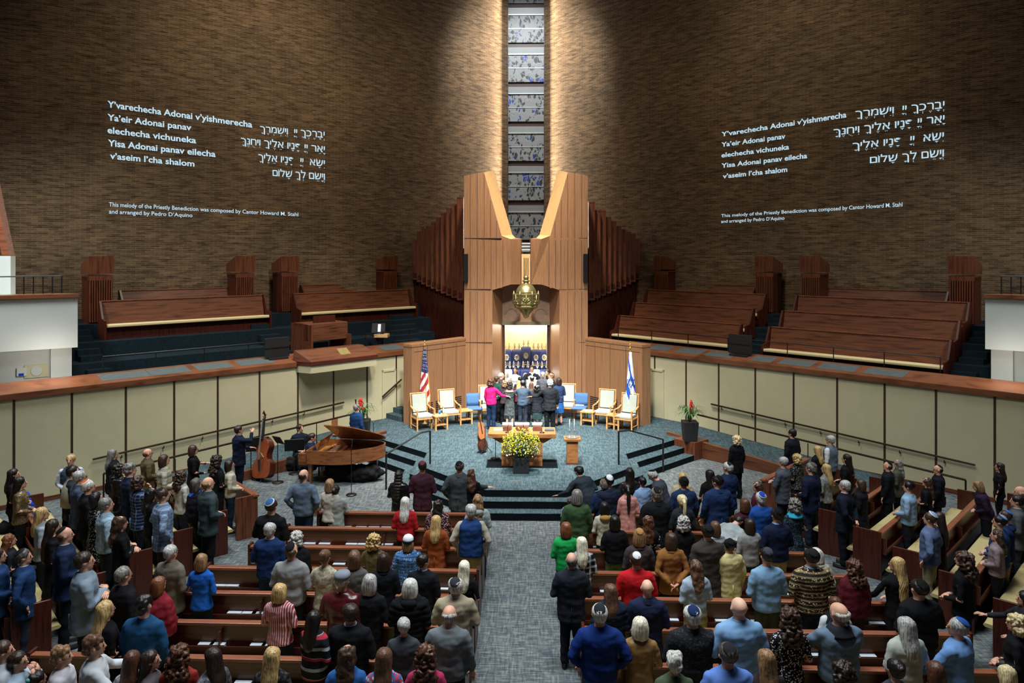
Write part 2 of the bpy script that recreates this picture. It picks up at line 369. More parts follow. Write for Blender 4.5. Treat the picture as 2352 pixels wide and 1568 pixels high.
        for k in range(n):
            tt = ta + (tb-ta)*(k+.35)/n; q = MB(); q.M = m0
            if which == 'wall': q.tube([W3(s,tt,u,zf(tt)+zc-.02), W3(s,tt,u,zf(tt)+zc-.09), W3(s,tt,.0,zf(tt)+zc-.09)], .014, 6); q.build('bracket', M_BRONZE, h)
            elif k % 2 == 1: q.tube([W3(s,tt,u,zf(tt)), W3(s,tt,u,zf(tt)+zc)], .014, 6); q.build('post', M_BRONZE, h)
# ---------------------------------------------------------------- bema platform, three levels
BX = [[(1.0,18.25),(2.9,20.3),(2.9,21.65),(4.68,23.38)], [(1.0,17.9),(3.18,20.15),(3.18,21.38),(4.93,23.1)], [(1.0,17.55),(3.46,20.0),(3.46,21.1),(5.18,22.84)]]
def lvl(k, z0, z1):
    p = BX[k]; q = p + [(5.65+.0*k, 23.3) if k == 0 else (5.2, 23.2), W(1, 1.65, -.02) if k == 0 else (5.2, 25.4), (4.3, 27.0), (3.0, 30.5)]
    poly = q + [(-x, y) for x, y in q[::-1]]
    return MB().prism(poly, z0, z1)
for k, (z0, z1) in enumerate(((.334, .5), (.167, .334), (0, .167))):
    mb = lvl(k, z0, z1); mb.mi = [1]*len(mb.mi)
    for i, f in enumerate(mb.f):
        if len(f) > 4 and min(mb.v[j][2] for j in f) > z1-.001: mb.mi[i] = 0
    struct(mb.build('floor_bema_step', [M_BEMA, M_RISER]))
    e = MB(); p = BX[k]
    for sg in (1, -1):
        q = [(sg*x, y, z1+.004) for x, y in p]; e.tube(q, .012, 6)
    e.tube([(-p[0][0], p[0][1], z1+.004), (p[0][0], p[0][1], z1+.004)], .012, 6)
    struct(e.build('trim_%d' % (k+2), M_BEMA))
for s in (-1, 1):
    ped = [(4.65,23.35),(5.17,22.8),(5.72,23.3),(5.2,23.88)]
    struct(MB().prism([(s*x, y) for x, y in ped], 0, .55).build('trim_%s_plinth' % ('left' if s < 0 else 'right'), M_CHERRYV, bevel=.01))
# bema stair handrails
for s, a in ((-1, 'beside the grand piano'), (1, 'blue-star flag side')):
    if s < 0: pts = [P(988,1065,.5)+(.5,), None]; 
    p1 = P(988,1065,.5) if s < 0 else P(1421,1067,.5); p2 = P(887,1124,0) if s < 0 else P(1523,1084,.0)
    h = thing('stair_handrail', 'black metal handrail over the carpeted bema steps, '+a, 'handrail', (p1[0], p1[1], .5))
    m0 = Matrix.Translation((-p1[0], -p1[1], -.5)); d = Vector((p2[0]-p1[0], p2[1]-p1[1]))
    k1 = (p1[0]+d.x*.22, p1[1]+d.y*.22)
    for pp, zb, zt in ((p1, .5, 1.42), (p2, 0, .95)):
        q = MB(); q.M = m0; q.box(pp[0]-.022, pp[1]-.022, zb, pp[0]+.022, pp[1]+.022, zt); q.build('post', M_BLACK, h)
    q = MB(); q.M = m0; q.tube([(p1[0],p1[1],1.42),(k1[0],k1[1],1.40),(p2[0],p2[1],.95)], .024, 6); q.build('rail', M_BLACK, h)
# ---------------------------------------------------------------- balconies at both sides
for s, nm in ((-1, 'left'), (1, 'right')):
    if s < 0: A, B = from_cam(-12.03, 20.5), from_cam(-15.0, 18.39)
    else: A, B = from_cam(12.85, 20.1), from_cam(15.6, 18.1)
    d = Vector((B[0]-A[0], B[1]-A[1])).normalized(); n = Vector((s*abs(d.y), abs(d.x))) ; n.normalize()
    def Q(a, b): return (A[0]+d.x*a+n.x*b, A[1]+d.y*a+n.y*b)
    poly = [Q(0,0), Q(4,0), Q(4,2.6), Q(.0,2.6)]
    struct(MB().prism(poly, 3.75, 5.13).build('wall_%s_balcony_front' % nm, M_WHITE))
    cp = [Q(-.04,-.05), Q(4,-.05), Q(4,.55), Q(.45,.55)]
    struct(MB().prism(cp, 5.13, 5.24).build('trim_%s_balcony_cap' % nm, M_LEDGE, bevel=.008))
    struct(MB().prism([Q(.5,.5), Q(4,.5), Q(4,2.4), Q(.5,2.4)], 1.0, 3.75).build('wall_%s_under_balcony' % nm, M_WHITE))
    struct(MB().prism([Q(.12,.25), Q(.62,.25), Q(.62,2.4), Q(.12,2.4)], 1.0, 3.75).build('wall_%s_balcony_pier' % nm, M_WHITE))
    rl = thing('balcony_railing', 'short black railing on top of the white balcony, %s side' % ('striped flag' if s < 0 else 'blue-star flag'), 'railing', (*Q(1, .5), 5.24))
    ox, oy = Q(1, .5); m0 = Matrix.Translation((-ox, -oy, -5.24)); q = MB(); q.M = m0
    q.tube([(*Q(.35,.4),5.72), (*Q(3.2,.62),5.72)], .02, 6); q.build('top_rail', M_BLACK, rl)
    for k in range(6):
        q = MB(); q.M = m0; a = .35+.22*k if k < 5 else 3.2; b = .4+.22*(a-.35)/2.85; q.tube([(*Q(a,b),5.22), (*Q(a,b),5.72)], .018, 6); q.build('baluster', M_BLACK, rl)
# far left: white stair wall and slanting wooden beam above the balcony
x, y, z = Pd(26, 672, 20.9)
struct(MB().box(x-1.4, y, 5.0, x-.02, y+.2, 6.28).build('wall_left_stair', M_WHITE))
b = MB(); xx = x-.07
b.hexa([(xx-.20,y,6.30),(xx,y,6.30),(xx,y+.25,6.30),(xx-.20,y+.25,6.30)], [(xx-.78,y,8.9),(xx-.55,y,8.9),(xx-.55,y+.25,8.9),(xx-.78,y+.25,8.9)])
struct(b.build('trim_left_beam', M_RAIL))

# doors flush in the panelling beside the wings, small wall devices, side rail
for s, pa, pb, k in ((-1, 880, 905, 1), (1, 1498, 1523, 2)):
    ta, tb = sorted((tcol(s, pa, 0), tcol(s, pb, 0))); d_ = MB()
    wbox(d_, s, ta, tb, -.03, .0, .5, 2.15); o = struct(d_.build('door_%d' % k, M_CREAM))
    f_ = MB(); wbox(f_, s, ta-.06, ta, -.05, .0, .5, 2.22); wbox(f_, s, tb, tb+.06, -.05, .0, .5, 2.22); wbox(f_, s, ta-.06, tb+.06, -.05, .0, 2.15, 2.22); f_.build('door_frame', M_CREAM, o)
h = thing('handrail', 'short steep dark handrail on the panelling behind the striped flag wall', 'handrail', W3(-1, .9, -.1, 1.3))
q = MB(); q.M = Matrix.Translation(tuple(-c for c in W3(-1, .9, -.1, 1.3))); ta, tb = tcol(-1, 878, -.12), tcol(-1, 922, -.12)
q.tube([W3(-1, ta, -.12, 1.30), W3(-1, tb, -.12, 1.82)], .03, 8); q.build('rail', M_BRONZE, h)
for k in (.2, .8):
    q = MB(); q.M = Matrix.Translation(tuple(-c for c in W3(-1, .9, -.1, 1.3))); t_ = ta+(tb-ta)*k; q.tube([W3(-1,t_,-.12,1.3+.52*k), W3(-1,t_,.0,1.26+.52*k)], .014, 6); q.build('bracket', M_BRONZE, h)
struct(wbox(wbox(MB(), -1, .1, .75, -.9, -.02, .5, .67), -1, .1, .45, -.9, -.02, .67, .84).build('floor_left_exit_step', M_BEMA))
x, y, z = Pd(82, 838, 19.6)
A0 = Vector(from_cam(-12.03, 20.5)); B0 = Vector(from_cam(-15.0, 18.39)); dd_ = (B0-A0).normalized(); nn_ = Vector((-abs(dd_.y), abs(dd_.x))); nn_.normalize()
def QL(a, b): p = A0+dd_*a+nn_*b; return (p.x, p.y)
for px, lab, nm, cat in ((83, 'cream round speaker in a square plate under the balcony', 'wall_speaker', 'speaker'), (50, 'small white box with blue screen under the balcony', 'thermostat', 'thermostat')):
    best = min((abs(pixel(*QL(a*.02, .5), 3.3)[0]-px), a*.02) for a in range(1, 200))[1]; cx_, cy_ = QL(best, .49); r_ = thing(nm, lab, cat, (cx_, cy_, 3.12), math.atan2(dd_.y, dd_.x)+math.pi)
    if nm == 'wall_speaker':
        MB().box(-.28,-.03,-.18,.28,0,.18).build('plate', M_CREAM, r_); o = MB().lathe([(.14,0),(.13,.02)], 24).build('grille', M_WHITE, r_); o.rotation_euler = (R(90),0,0); o.location = (0,-.03,0)
    else: MB().box(-.12,-.06,-.12,.12,0,.12).build('case', M_WHITE, r_, bevel=.02); MB().box(-.07,-.068,-.1,.05,-.06,-.03).build('screen', plain('blue_screen', sr(20,60,180), .3), r_)
# ---------------------------------------------------------------- wooden ark between the walls
M_GOLDM = plain('gold_mosaic', sr(228,206,160), .45, .1, .5, .25, 60)
M_SILV = plain('silver', sr(214,212,204), .25, .85, .5, .1, 60)
M_BRASS = plain('aged_brass', sr(150,138,92), .35, .8, .5, .25, 30)
M_MANTLE = plain('navy_mantle', sr(24,40,92), .7)
M_MANTLEW = plain('white_mantle', sr(214,214,208), .7)
M_GLOWW = NT('ark_lamp'); M_GLOWW.b.inputs['Emission Color'].default_value = (1,.85,.6,1); M_GLOWW.b.inputs['Emission Strength'].default_value = 9; M_GLOWW = M_GLOWW.fin((1,.9,.7))
ark = thing('ark', 'tall pale oak ark with V shaped notch and bright open niche of scrolls', 'ark', (0, 27.6, .5))
MA = Matrix.Translation((0, -27.6, -.5))
D0 = 27.4
def half(pts_f, d_f, pts_b, d_b, flip):
    fr = [Pd(px if not flip else 2*1208-px, py, d_f) for px, py in pts_f]; bk = [Pd(px if not flip else 2*1208-px, py, d_b) for px, py in pts_b]
    return fr, bk
SEAM = []
for flip in (False, True):
    nmz = 'right' if flip else 'left'
    X = (lambda px: 2*1208-px) if flip else (lambda px: px)
    # tower above: front outline lofted to the farther, wider opening at the back
    f_ = [(1066,664),(1066,404),(1112,396),(1152,541),(1173,549),(1196,549),(1196,653),(1173,653),(1128,667)]
    b_ = [(1074,664),(1074,402),(1134,391),(1177,539),(1184,546),(1199,548),(1199,653),(1177,653),(1134,664)]
    fr = [Pd(X(a), b, D0 + (.25 if a > 1190 else 0)) for a, b in f_]; bk = [Pd(X(a), b, D0+1.15) for a, b in b_]
    n = len(fr); mb = MB(); mb.M = MA
    mb.add(fr + bk, [tuple(range(n)), tuple(range(n, 2*n))[::-1]] + [(i, (i+1) % n, n+(i+1) % n, n+i) for i in range(n)])
    mb.mi = [0, 0] + [1 if i in (2, 3) else 0 for i in range(n)]
    mb.build('tower_head', [M_ARK, M_TAN], ark)
    # lower pier, splayed towards the niche
    q0 = [(1066,664),(1131,664),(1131,981),(1066,981)]
    zt = Pd(X(1100), 664, D0)[2]
    poly = [Pd(X(1066),700,D0)[:2], Pd(X(1131),700,D0)[:2], Pd(X(1154),700,D0+1.0)[:2], Pd(X(1154),700,D0+1.6)[:2], Pd(X(1076),700,D0+1.6)[:2]]
    mb = MB(); mb.M = MA; mb.prism(poly, .5, zt); mb.build('pier', M_ARK, ark)
    # seams on the front: shallow dark grooves
    sm = MB(); sm.M = MA; y0 = Pd(X(1100), 600, D0)[1]
    def vline(px, ya, yb, d=D0):
        a = Pd(X(px), ya, d); b = Pd(X(px), yb, d); sm.box(a[0]-.008, a[1]-.006, b[2], a[0]+.008, a[1]+.01, a[2])
    def hline(pa, pb, y, d=D0):
        a = Pd(X(pa), y, d); b = Pd(X(pb), y, d); sm.box(min(a[0],b[0]), a[1]-.006, a[2]-.01, max(a[0],b[0]), a[1]+.03, a[2]+.01)
    for px, ya in ((1080,401),(1096,399),(1112,400)): vline(px, ya, 546)
    for px in (1080,1096,1112,1128): vline(px, 551, 663)
    for px in (1080,1096,1112): vline(px, 669, 900)
    vline(1127,460,546); vline(1141,507,546); vline(1140,551,660); vline(1155,551,655)
    hline(1067,1152,547); hline(1067,1127,664); hline(1067,1130,786)
    sm.build('seam', M_ARKLINE, ark)
    # slim loudspeaker on the outer edge
    a = Pd(X(1071), 583, D0-.02); z1 = Pd(X(1071), 645, D0)[2]
    mb = MB(); mb.M = MA; mb.box(a[0]-.09, a[1]-.14, z1, a[0]+.07, a[1]+.02, a[2]); mb.build('side_speaker', M_BLACK, ark)
# niche back, lintel, jambs
xl, xr = Pd(1153,744,D0+1.0)[0], Pd(1263,744,D0+1.0)[0]
zo = Pd(1208,746,D0+1.0)[2]; zs = Pd(1208,653,D0)[2]
mb = MB(); mb.M = MA; yb = Pd(1208,700,D0+1.0)[1]
mb.box(xl, yb, zo+.12, xr, yb+.5, zs+.5); mb.build('niche_panel', M_STONE, ark)
mb = MB(); mb.M = MA
for sg in (-1, 1):                                   # arch relief on the niche panel
    c = sg*.56; mb.loft([[(c+math.cos(a)*r*.27, yb-.03*q, zo+.42+math.sin(a)*r*.25) for a in [math.pi*k/10 for k in range(11)]] for r, q in ((1,0),(.92,1),(.8,1),(.74,0))], cap=False, closed=False)
mb.build('arch_relief', M_STONE, ark)
mb = MB(); mb.M = MA; mb.box(xl, yb-.1, zo, xr, yb+.1, zo+.14); mb.build('lintel', plain('grey_lintel', sr(120,108,84), .6), ark)
mb = MB(); mb.M = MA; mb.box(xl, yb-.02, .5, xl+.11, yb+.3, zo); mb.build('jamb', M_STRIP, ark)
mb = MB(); mb.M = MA; mb.box(xr-.11, yb-.02, .5, xr, yb+.3, zo); mb.build('jamb', M_STRIP, ark)
# interior box lined with gold
mb = MB(); mb.M = MA; xi0, xi1, yi = xl+.1, xr-.1, yb+1.5
mb.box(xi0, yi, .5, xi1, yi+.05, zo+.1); mb.box(xi0-.04, yb+.3, .5, xi0, yi, zo+.1); mb.box(xi1, yb+.3, .5, xi1+.04, yi, zo+.1); mb.box(xi0, yb+.3, zo+.04, xi1, yi, zo+.1)
mb.build('gold_lining', M_GOLDM, ark)
mb = MB(); mb.M = MA
sh = [(1.25, yb+.35, yb+.9), (1.80, yb+.9, yi)]
for z, a, b in sh: mb.box(xi0, a, z-.05, xi1, b, z)
mb.build('shelf', M_MANTLE, ark)
# slot between the towers: panel with three rods
mb = MB(); mb.M = MA; p = Pd(1197,583,D0+.9); q = Pd(1219,583,D0+.9); mb.box(p[0]-.1, p[1], zs-.2, q[0]+.1, p[1]+.06, p[2]); mb.build('slot_panel', M_TAN, ark)
for dx in (-.07, 0, .07):
    mb = MB(); mb.M = MA; mb.tube([(dx, p[1]-.05, zs-.2), (dx, p[1]-.05, p[2]-.15)], .016, 8); mb.build('rod', M_BRASS, ark)
mb = MB(); mb.M = MA
for z in (p[2]+.14, p[2]+.26, p[2]+.38): mb.box(p[0]-.1, p[1]+.1, z, q[0]+.1, p[1]+.16, z+.05)
mb.build('slot_bar', M_LOUV, ark)
for x in (-.55, 0, .55): lamp('ark_lamp', 'POINT', (x, yb+.75, zo-.12), 38, (1,.9,.75), soft=.06)
lamp('ark_lamp', 'POINT', (-.5, yb+.4, 1.7), 12, (1,.95,.85), soft=.1); lamp('ark_lamp', 'POINT', (.5, yb+.4, 1.7), 12, (1,.95,.85), soft=.1)
# scrolls
def scroll(x, y, z, h, white, label):
    r = thing('torah_scroll', label, 'scroll', (x, y, z), 0)
    mb = MB(); mb.loft([[(math.copysign(abs(math.cos(a))**.7, math.cos(a))*.205*k, math.copysign(abs(math.sin(a))**.7, math.sin(a))*.09*k, zz) for a in [2*math.pi*i/20 for i in range(20)]] for zz, k in ((0,.95),(.02,1),(h*.6,.98),(h*.68,.93),(h*.7,.6))])
    mb.build('mantle', M_MANTLEW if white else M_MANTLE, r, True)
    for sx in (-.09, .09):
        mb = MB(); mb.lathe([(.012,0),(.012,.08),(.045,.1),(.055,.15),(.03,.2),(.04,.24),(.02,.3),(.006,.34)], 10, (sx, 0, h*.68)); mb.build('finial', M_SILV, r, True)
    mb = MB(); zc = h*.42
    mb.loft([[(math.cos(a)*.10*k, -.10-.012*(1-k), zc+math.sin(a)*.13*k) for a in [2*math.pi*i/14 for i in range(14)]] for k in (1, .9, .5, .2)])
    for i in range(9): mb.ball((math.cos(i*.7)*.075, -.112, zc+math.sin(i*.7)*.1), .02, 6, 4)
    mb.build('breastplate', M_SILV, r)
    mb = MB(); mb.box(-.15, -.102, h*.12, .15, -.092, h*.16); mb.box(-.15,-.102,h*.2,.15,-.092,h*.22); mb.build('embroidery', M_SILV, r)
where = ['outermost, striped flag side', 'second along', 'centre, tallest with a high crown', 'fourth along', 'outermost, blue-star flag side']
for k, px in enumerate((1164,1187,1208,1231,1250)):
    x = Pd(px, 800, D0+2.2)[0]; scroll(x, yb+1.15, 1.80, 1.25 if k == 2 else 1.08, k == -1, 'navy mantled scroll on the upper ark shelf, '+where[k])
for k, px in enumerate((1166,1185,1207,1229,1250)):
    x = Pd(px, 850, D0+1.6)[0]; scroll(x, yb+.6, 1.25, .85, k in (0,3), '%s mantled scroll on the lower ark shelf, %s' % ('white' if k in (0,3) else 'navy', where[k].replace(', tallest with a high crown','')))
# hanging eternal light, brass
x0 = 0; yl = Pd(1208,690,D0-.75)[1]; zb = Pd(1208,732,D0-.75)[2]
nt = thing('eternal_light', 'large ornate brass hanging lamp with dome in front of the ark notch', 'lamp', (x0, yl, zb))
MB().lathe([(.01,0),(.07,.03),(.11,.10),(.12,.16),(.15,.17),(.15,.22),(.20,.23),(.20,.28),(.26,.29),(.26,.35),(.33,.36),(.33,.41)], 24).build('stepped_base', M_BRASS, nt, True)
mb = MB(); mb.lathe([(.40,.40),(.42,.43),(.42,.47),(.40,.49),(.41,.84),(.43,.86),(.43,.90),(.39,.92)], 12); mb.build('drum', M_BRASS, nt)
rl = MB()
for k in range(12):
    a = 2*math.pi*k/12 + .26; c, s_ = math.cos(a), math.sin(a)
    rl.M = rotz(a)
    rl.tube([(.405, .085*math.cos(b), .68+.085*math.sin(b)) for b in [2*math.pi*j/10 for j in range(11)]], .013, 5); rl.ball((.40,0,.68), (.02,.045,.045), 8, 5)
    for j in (-1, 0, 1): rl.ball((.405, .05*j, .55), (.02,.025,.03), 6, 4)
    rl.box(.39,-.115,.5,.43,-.095,.88)
rl.build('relief', M_BRASS, nt, True)
for k in range(6):
    a = 2*math.pi*k/6; pn = MB(); pn.lathe([(.0,0),(.05,.02),(.05,.34),(.065,.36),(.03,.42),(.005,.5)], 8, (.44*math.cos(a), .44*math.sin(a), .52)); pn.build('pinnacle', M_BRASS, nt, True)
MB().lathe([(.38,.90),(.37,.98),(.33,1.08),(.26,1.18),(.17,1.25),(.09,1.28),(.09,1.33),(.13,1.35),(.13,1.38),(.10,1.40)], 28).build('dome', M_BRASS, nt, True)
MB().ball((0,0,1.48), (.1,.1,.09)).build('crown_ball', M_BRASS, nt, True)
lamp('eternal_light_fill', 'SPOT', (0.3, 18.0, 16.0), 900, (1,.9,.7), (0, yl, zb+.8), spot=10, blend=.7, soft=.15)  # unseen high spot aimed at the brass lamp, which emits nothing itself
# wing walls beside the ark
for s in (-1, 1):
    if s < 0: pts = [Pd(946,900,25.3), Pd(1080,900,27.6)]
    else: pts = [Pd(1475,900,25.2), Pd(1334,900,27.6)]
    a, b = Vector(pts[0][:2]), Vector(pts[1][:2]); d = (b-a).normalized(); n = Vector((-d.y, d.x)) if s < 0 else Vector((d.y, -d.x))
    ln = (b-a).length; wg = thing('wing_wall', 'oak panelled screen wall behind the %s flag' % ('stars and stripes' if s < 0 else 'blue and white'), 'screen wall', (a.x, a.y, .5))
    M0 = Matrix.Translation((0,0,0))
    T = .42
    mb = MB(); q = lambda u, v: ((d*u+n*v).x, (d*u+n*v).y)
    mb.prism([q(0,0), q(ln,0), q(ln,T), q(0,T)], 0, 2.66); mb.build('core', M_ARK, wg)
    mb = MB(); mb.prism([q(-.015,-.015), q(ln,-.015), q(ln,T+.01), q(-.015,T+.01)], 2.66, 2.76); mb.build('cap', M_ARK, wg, bevel=.006)
    mb = MB()
    for k in range(1, 4):
        u = ln*k/4; mb.prism([q(u-.007,-.004), q(u+.007,-.004), q(u+.007,.01), q(u-.007,.01)], .0, 2.62)
    mb.prism([q(.12,-.004), q(ln,-.004), q(ln,.01), q(.12,.01)], 2.48, 2.495); mb.build('seam', M_ARKLINE, wg)
    for g0 in (.35, .35+ln*.27, .35+ln*.5):
        mb = MB()
        for k in range(8): mb.prism([q(g0,-.006), q(g0+ln*.22,-.006), q(g0+ln*.22,.01), q(g0,.01)], .12+.07*k, .155+.07*k)
        mb.build('vent_slots', M_MATT, wg)
# organ pipes as tall wooden boxes in two stepped ranks
for s in (-1, 1):
    tops = {-1: [549,531,524,519,511,499,489,477,470,452], 1: [548,536,532,527,519,508,498,483,482,463]}[s]
    n = 10
    A = Pd(949 if s < 0 else 1468, 600, 33.3); B = Pd(1064 if s < 0 else 1352, 600, 29.4)
    nm = 'striped flag' if s < 0 else 'blue and white flag'
    rk = thing('organ_pipe_rank', 'stepped rank of tall wooden organ pipes beside the ark, %s side' % nm, 'organ pipes', (A[0], A[1], 3))
    m0 = Matrix.Translation((-A[0], -A[1], -3))
    dx, dy = (B[0]-A[0])/n, (B[1]-A[1])/n
    for k in range(n):
        x, y = A[0]+dx*(k+.5), A[1]+dy*(k+.5); dd = depth(x, y)
        zt = CAM_Z - (tops[k]-HY)*dd/F_PX; zb_ = CAM_Z - ((642+5.2*k)-HY)*dd/F_PX
        h = .125
        mb = MB(); mb.M = m0; mb.box(x-h, y-h, zb_, x+h, y+h, zt); mb.box(x-h-.01, y-h-.01, zt-.06, x+h+.01, y+h+.01, zt-.03); mb.build('pipe', M_CHERRYV, rk)
        mb = MB(); mb.M = m0; mb.lathe([(.03,-.35),(.03,-.08),(.08,0)], 8, (x, y, zb_)); mb.box(x-.07, y-h-.03, zb_+.12, x+.07, y-h, zb_+.3); mb.build('pipe_foot', M_PEWEND, rk)
    mb = MB(); off = Vector((-dy, dx)).normalized()*(-.35 if s > 0 else .35)
    a = (A[0]+off.x*.9, A[1]+off.y*.9); b = (B[0]+off.x*.9+dx, B[1]+off.y*.9+dy)
    mb.M = m0; mb.hexa([(A[0]-.1*s*0, A[1], 0), (B[0]+dx*1.0, B[1]+dy*1.0, 0), (B[0]+dx+off.x, B[1]+dy+off.y, 0), (A[0]+off.x, A[1]+off.y, 0)], [(A[0], A[1], 5.0), (B[0]+dx, B[1]+dy, 4.3), (B[0]+dx+off.x, B[1]+dy+off.y, 4.3), (A[0]+off.x, A[1]+off.y, 5.0)])
    mb.build('lower_panel', M_PEWEND, rk)
    e = Vector((-dy, dx)).normalized()*(-.16 if s > 0 else .16)
    mb = MB(); mb.M = m0; mb.hexa([(A[0]+e.x,A[1]+e.y,3),(B[0]+dx+e.x,B[1]+dy+e.y,3),(B[0]+dx+off.x,B[1]+dy+off.y,3),(A[0]+off.x,A[1]+off.y,3)], [(A[0]+e.x,A[1]+e.y,6.6),(B[0]+dx+e.x,B[1]+dy+e.y,6.6),(B[0]+dx+off.x,B[1]+dy+off.y,6.6),(A[0]+off.x,A[1]+off.y,6.6)]); mb.build('back_board', M_PEWEND, rk)
# ---------------------------------------------------------------- choir loft: pillars, pews
PT = ['beside the white balcony', 'second from the white balcony', 'third from the white balcony', 'beside the organ pipes']
for s, cols in ((-1, [(203,258),(541,583),(645,685),(877,914)]), (1, [(2240,2178),(1776,1736),(1883,1841),(1535,1504)])):
    order = [0,1,2,3] if s < 0 else [0,2,1,3]
    for k, (pa, pb) in enumerate(cols):
        ta, tb = tcol(s, pa, 4.3), tcol(s, pb, 4.3); tm = (ta+tb)/2; wd = .36; base = 4.12
        nm = PT[k if s < 0 else order[k]]
        r = thing('speaker_pillar', 'slatted wooden pillar with slanted top, %s, %s loft' % (nm, 'organ console' if s < 0 else 'unlit'), 'pillar', W3(s, tm, 4.3, base))
        ox, oy = W(s, tm, 4.3); m0 = Matrix.Translation((-ox, -oy, -base))
        mb = MB(); mb.M = m0; wbox(mb, s, tm-wd, tm+wd, 4.3, 4.95, base, 5.62); mb.build('shaft', M_PEWEND, r)
        sl = MB(); sl.M = m0
        for q in range(10): tt = tm-wd+.045+q*.07; wbox(sl, s, tt-.018, tt+.018, 4.25, 4.31, base+.05, 5.50)
        sl.build('slats', M_CHERRYV, r)
        mb = MB(); mb.M = m0; wbox(mb, s, tm-wd, tm+wd, 4.27, 5.0, 5.50, 5.66); mb.build('collar', M_CHERRYV, r)
        mb = MB(); mb.M = m0
        ax = [W3(s,tm-wd-.02,4.24,5.71), W3(s,tm+wd+.02,4.24,5.71), W3(s,tm+wd+.02,5.02,5.71), W3(s,tm-wd-.02,5.02,5.71)]
        bx_ = [W3(s,tm-wd-.02,4.24,6.27), W3(s,tm+wd+.02,4.24,6.27), W3(s,tm+wd+.02,5.02,5.98), W3(s,tm-wd-.02,5.02,5.98)]
        mb.hexa(ax, bx_); mb.build('slanted_head', M_CHERRYV, r)
def choir_pew(s, px0, px1, ub, zf, h, label):
    ta, tb = sorted((tcol(s, px0, ub), tcol(s, px1, ub))); tm = (ta+tb)/2
    r = thing('choir_pew', label, 'pew', W3(s, tm, ub-.6, zf), group=None)
    ox, oy = W(s, tm, ub-.6); m0 = Matrix.Translation((-ox, -oy, -zf)); L = (tb-ta)/2
    def sect(mb, prof):                       # profile in (u,z) swept along t
        mb.M = m0; mb.loft([[W3(s, t_, ub+u, zf+z) for u, z in prof] for t_ in (tm-L+.05, tm+L-.05)])
    mb = MB(); sect(mb, [(-.02,h),(.03,h),(.03,.30),(-.20,.42),(-.18,.46)]); mb.build('backrest', M_CHERRY, r)
    mb = MB(); sect(mb, [(-.045,h),(.045,h),(.045,h+.03),(-.045,h+.03)]); mb.build('top_rail', M_RAIL, r)  # lighter wood strip stands in for the highlight along the top edge
    mb = MB(); sect(mb, [(-.60,.40),(-.60,.46),(-.57,.49),(-.12,.47),(-.12,.38),(-.57,.38)]); mb.build('seat_cushion', M_IVORY, r, bevel=.01)
    mb = MB(); sect(mb, [(-.45,.0),(-.42,.38),(-.1,.38),(-.1,0)]); mb.build('seat_base', M_PEWEND, r)
    for t_ in (tm-L, tm+L):
        mb = MB(); mb.M = m0; pr = [(.04,0),(.04,h+.03),(-.10,h+.03),(-.34,.66),(-.62,.60),(-.62,.0)]
        mb.loft([[W3(s, t_+q, ub+u, zf+z) for u, z in pr] for q in (-.03, .03)]); mb.build('end_panel', M_PEWEND, r)
SD = {-1: 'in the organ console loft', 1: 'in the unlit loft'}
choir_pew(-1, 672, 938, 4.03, 3.65, 1.18, 'long wooden choir pew with ivory cushion nearer the organ pipes, behind the organ console')
choir_pew(-1, 228, 604, 4.03, 3.65, 1.18, 'long wooden choir pew with ivory cushion between balcony and loft aisle, organ console loft')
choir_pew(-1, 690, 870, 5.0, 4.12, .98, 'wooden back row choir pew between two slatted pillars, behind the organ console')
choir_pew(-1, 274, 530, 5.0, 4.12, .98, 'wooden back row choir pew between slatted pillars, near the balcony, organ loft')
rows = ['front', 'second', 'third', 'back']
for a, b, ub, zf, h, k in ((1424,1704,2.03,2.65,1.18,0), (1459,1732,3.03,3.15,1.18,1), (1488,1760,4.03,3.65,1.18,2), (1553,1738,5.0,4.12,.98,3)):
    choir_pew(1, a, b, ub, zf, h, '%s row wooden choir pew nearer the organ pipes in the unlit loft' % rows[k])
for a, b, ub, zf, h, k in ((1770,2186,2.03,2.65,1.18,0), (1800,2206,3.03,3.15,1.18,1), (1832,2228,4.03,3.65,1.18,2), (1900,2180,5.0,4.12,.98,3)):
    choir_pew(1, a, b, ub, zf, h, '%s row wooden choir pew nearer the white balcony in the unlit loft' % rows[k])
# organ bay and console
o = thing('organ_bay', 'projecting cherry wood bay with small brass plate below the organ console', 'bay', W3(-1, 1.5, -.3, 2.52))
ox, oy = W(-1, 1.5, -.3); m0 = Matrix.Translation((-ox, -oy, -2.52))
t1, t0 = tcol(-1, 716, -.62), tcol(-1, 866, -.62); t1i, t0i = tcol(-1, 690, -.07)+.0, tcol(-1, 868, -.07)
mb = MB(); mb.M = m0; mb.hexa([W3(-1,t0,-.6,2.52),W3(-1,t1,-.6,2.52),W3(-1,t1+.2,0,2.52),W3(-1,t0,0,2.52)], [W3(-1,t0,-.6,2.76),W3(-1,t1,-.6,2.76),W3(-1,t1+.2,0,2.76),W3(-1,t0,0,2.76)]); mb.build('cream_band', M_CREAM, o)
mb = MB(); mb.M = m0; mb.hexa([W3(-1,t0-.03,-.64,2.76),W3(-1,t1+.03,-.64,2.76),W3(-1,t1+.25,0,2.76),W3(-1,t0-.03,0,2.76)], [W3(-1,t0-.03,-.64,2.90),W3(-1,t1+.03,-.64,2.90),W3(-1,t1+.25,0,2.90),W3(-1,t0-.03,0,2.90)]); mb.build('moulding', M_PEWD, o, bevel=.02)
mb = MB(); mb.M = m0; mb.hexa([W3(-1,t0-.02,-.62,2.90),W3(-1,t1+.02,-.62,2.90),W3(-1,t1+.25,.14,2.90),W3(-1,t0-.02,.14,2.90)], [W3(-1,t0+.25,-.12,3.22),W3(-1,t1-.0,-.12,3.22),W3(-1,t1+.2,.14,3.22),W3(-1,t0+.25,.14,3.22)]); mb.build('sloped_front', M_CHERRY, o)
ta, tb = tcol(-1, 780, -.4), tcol(-1, 803, -.4); 
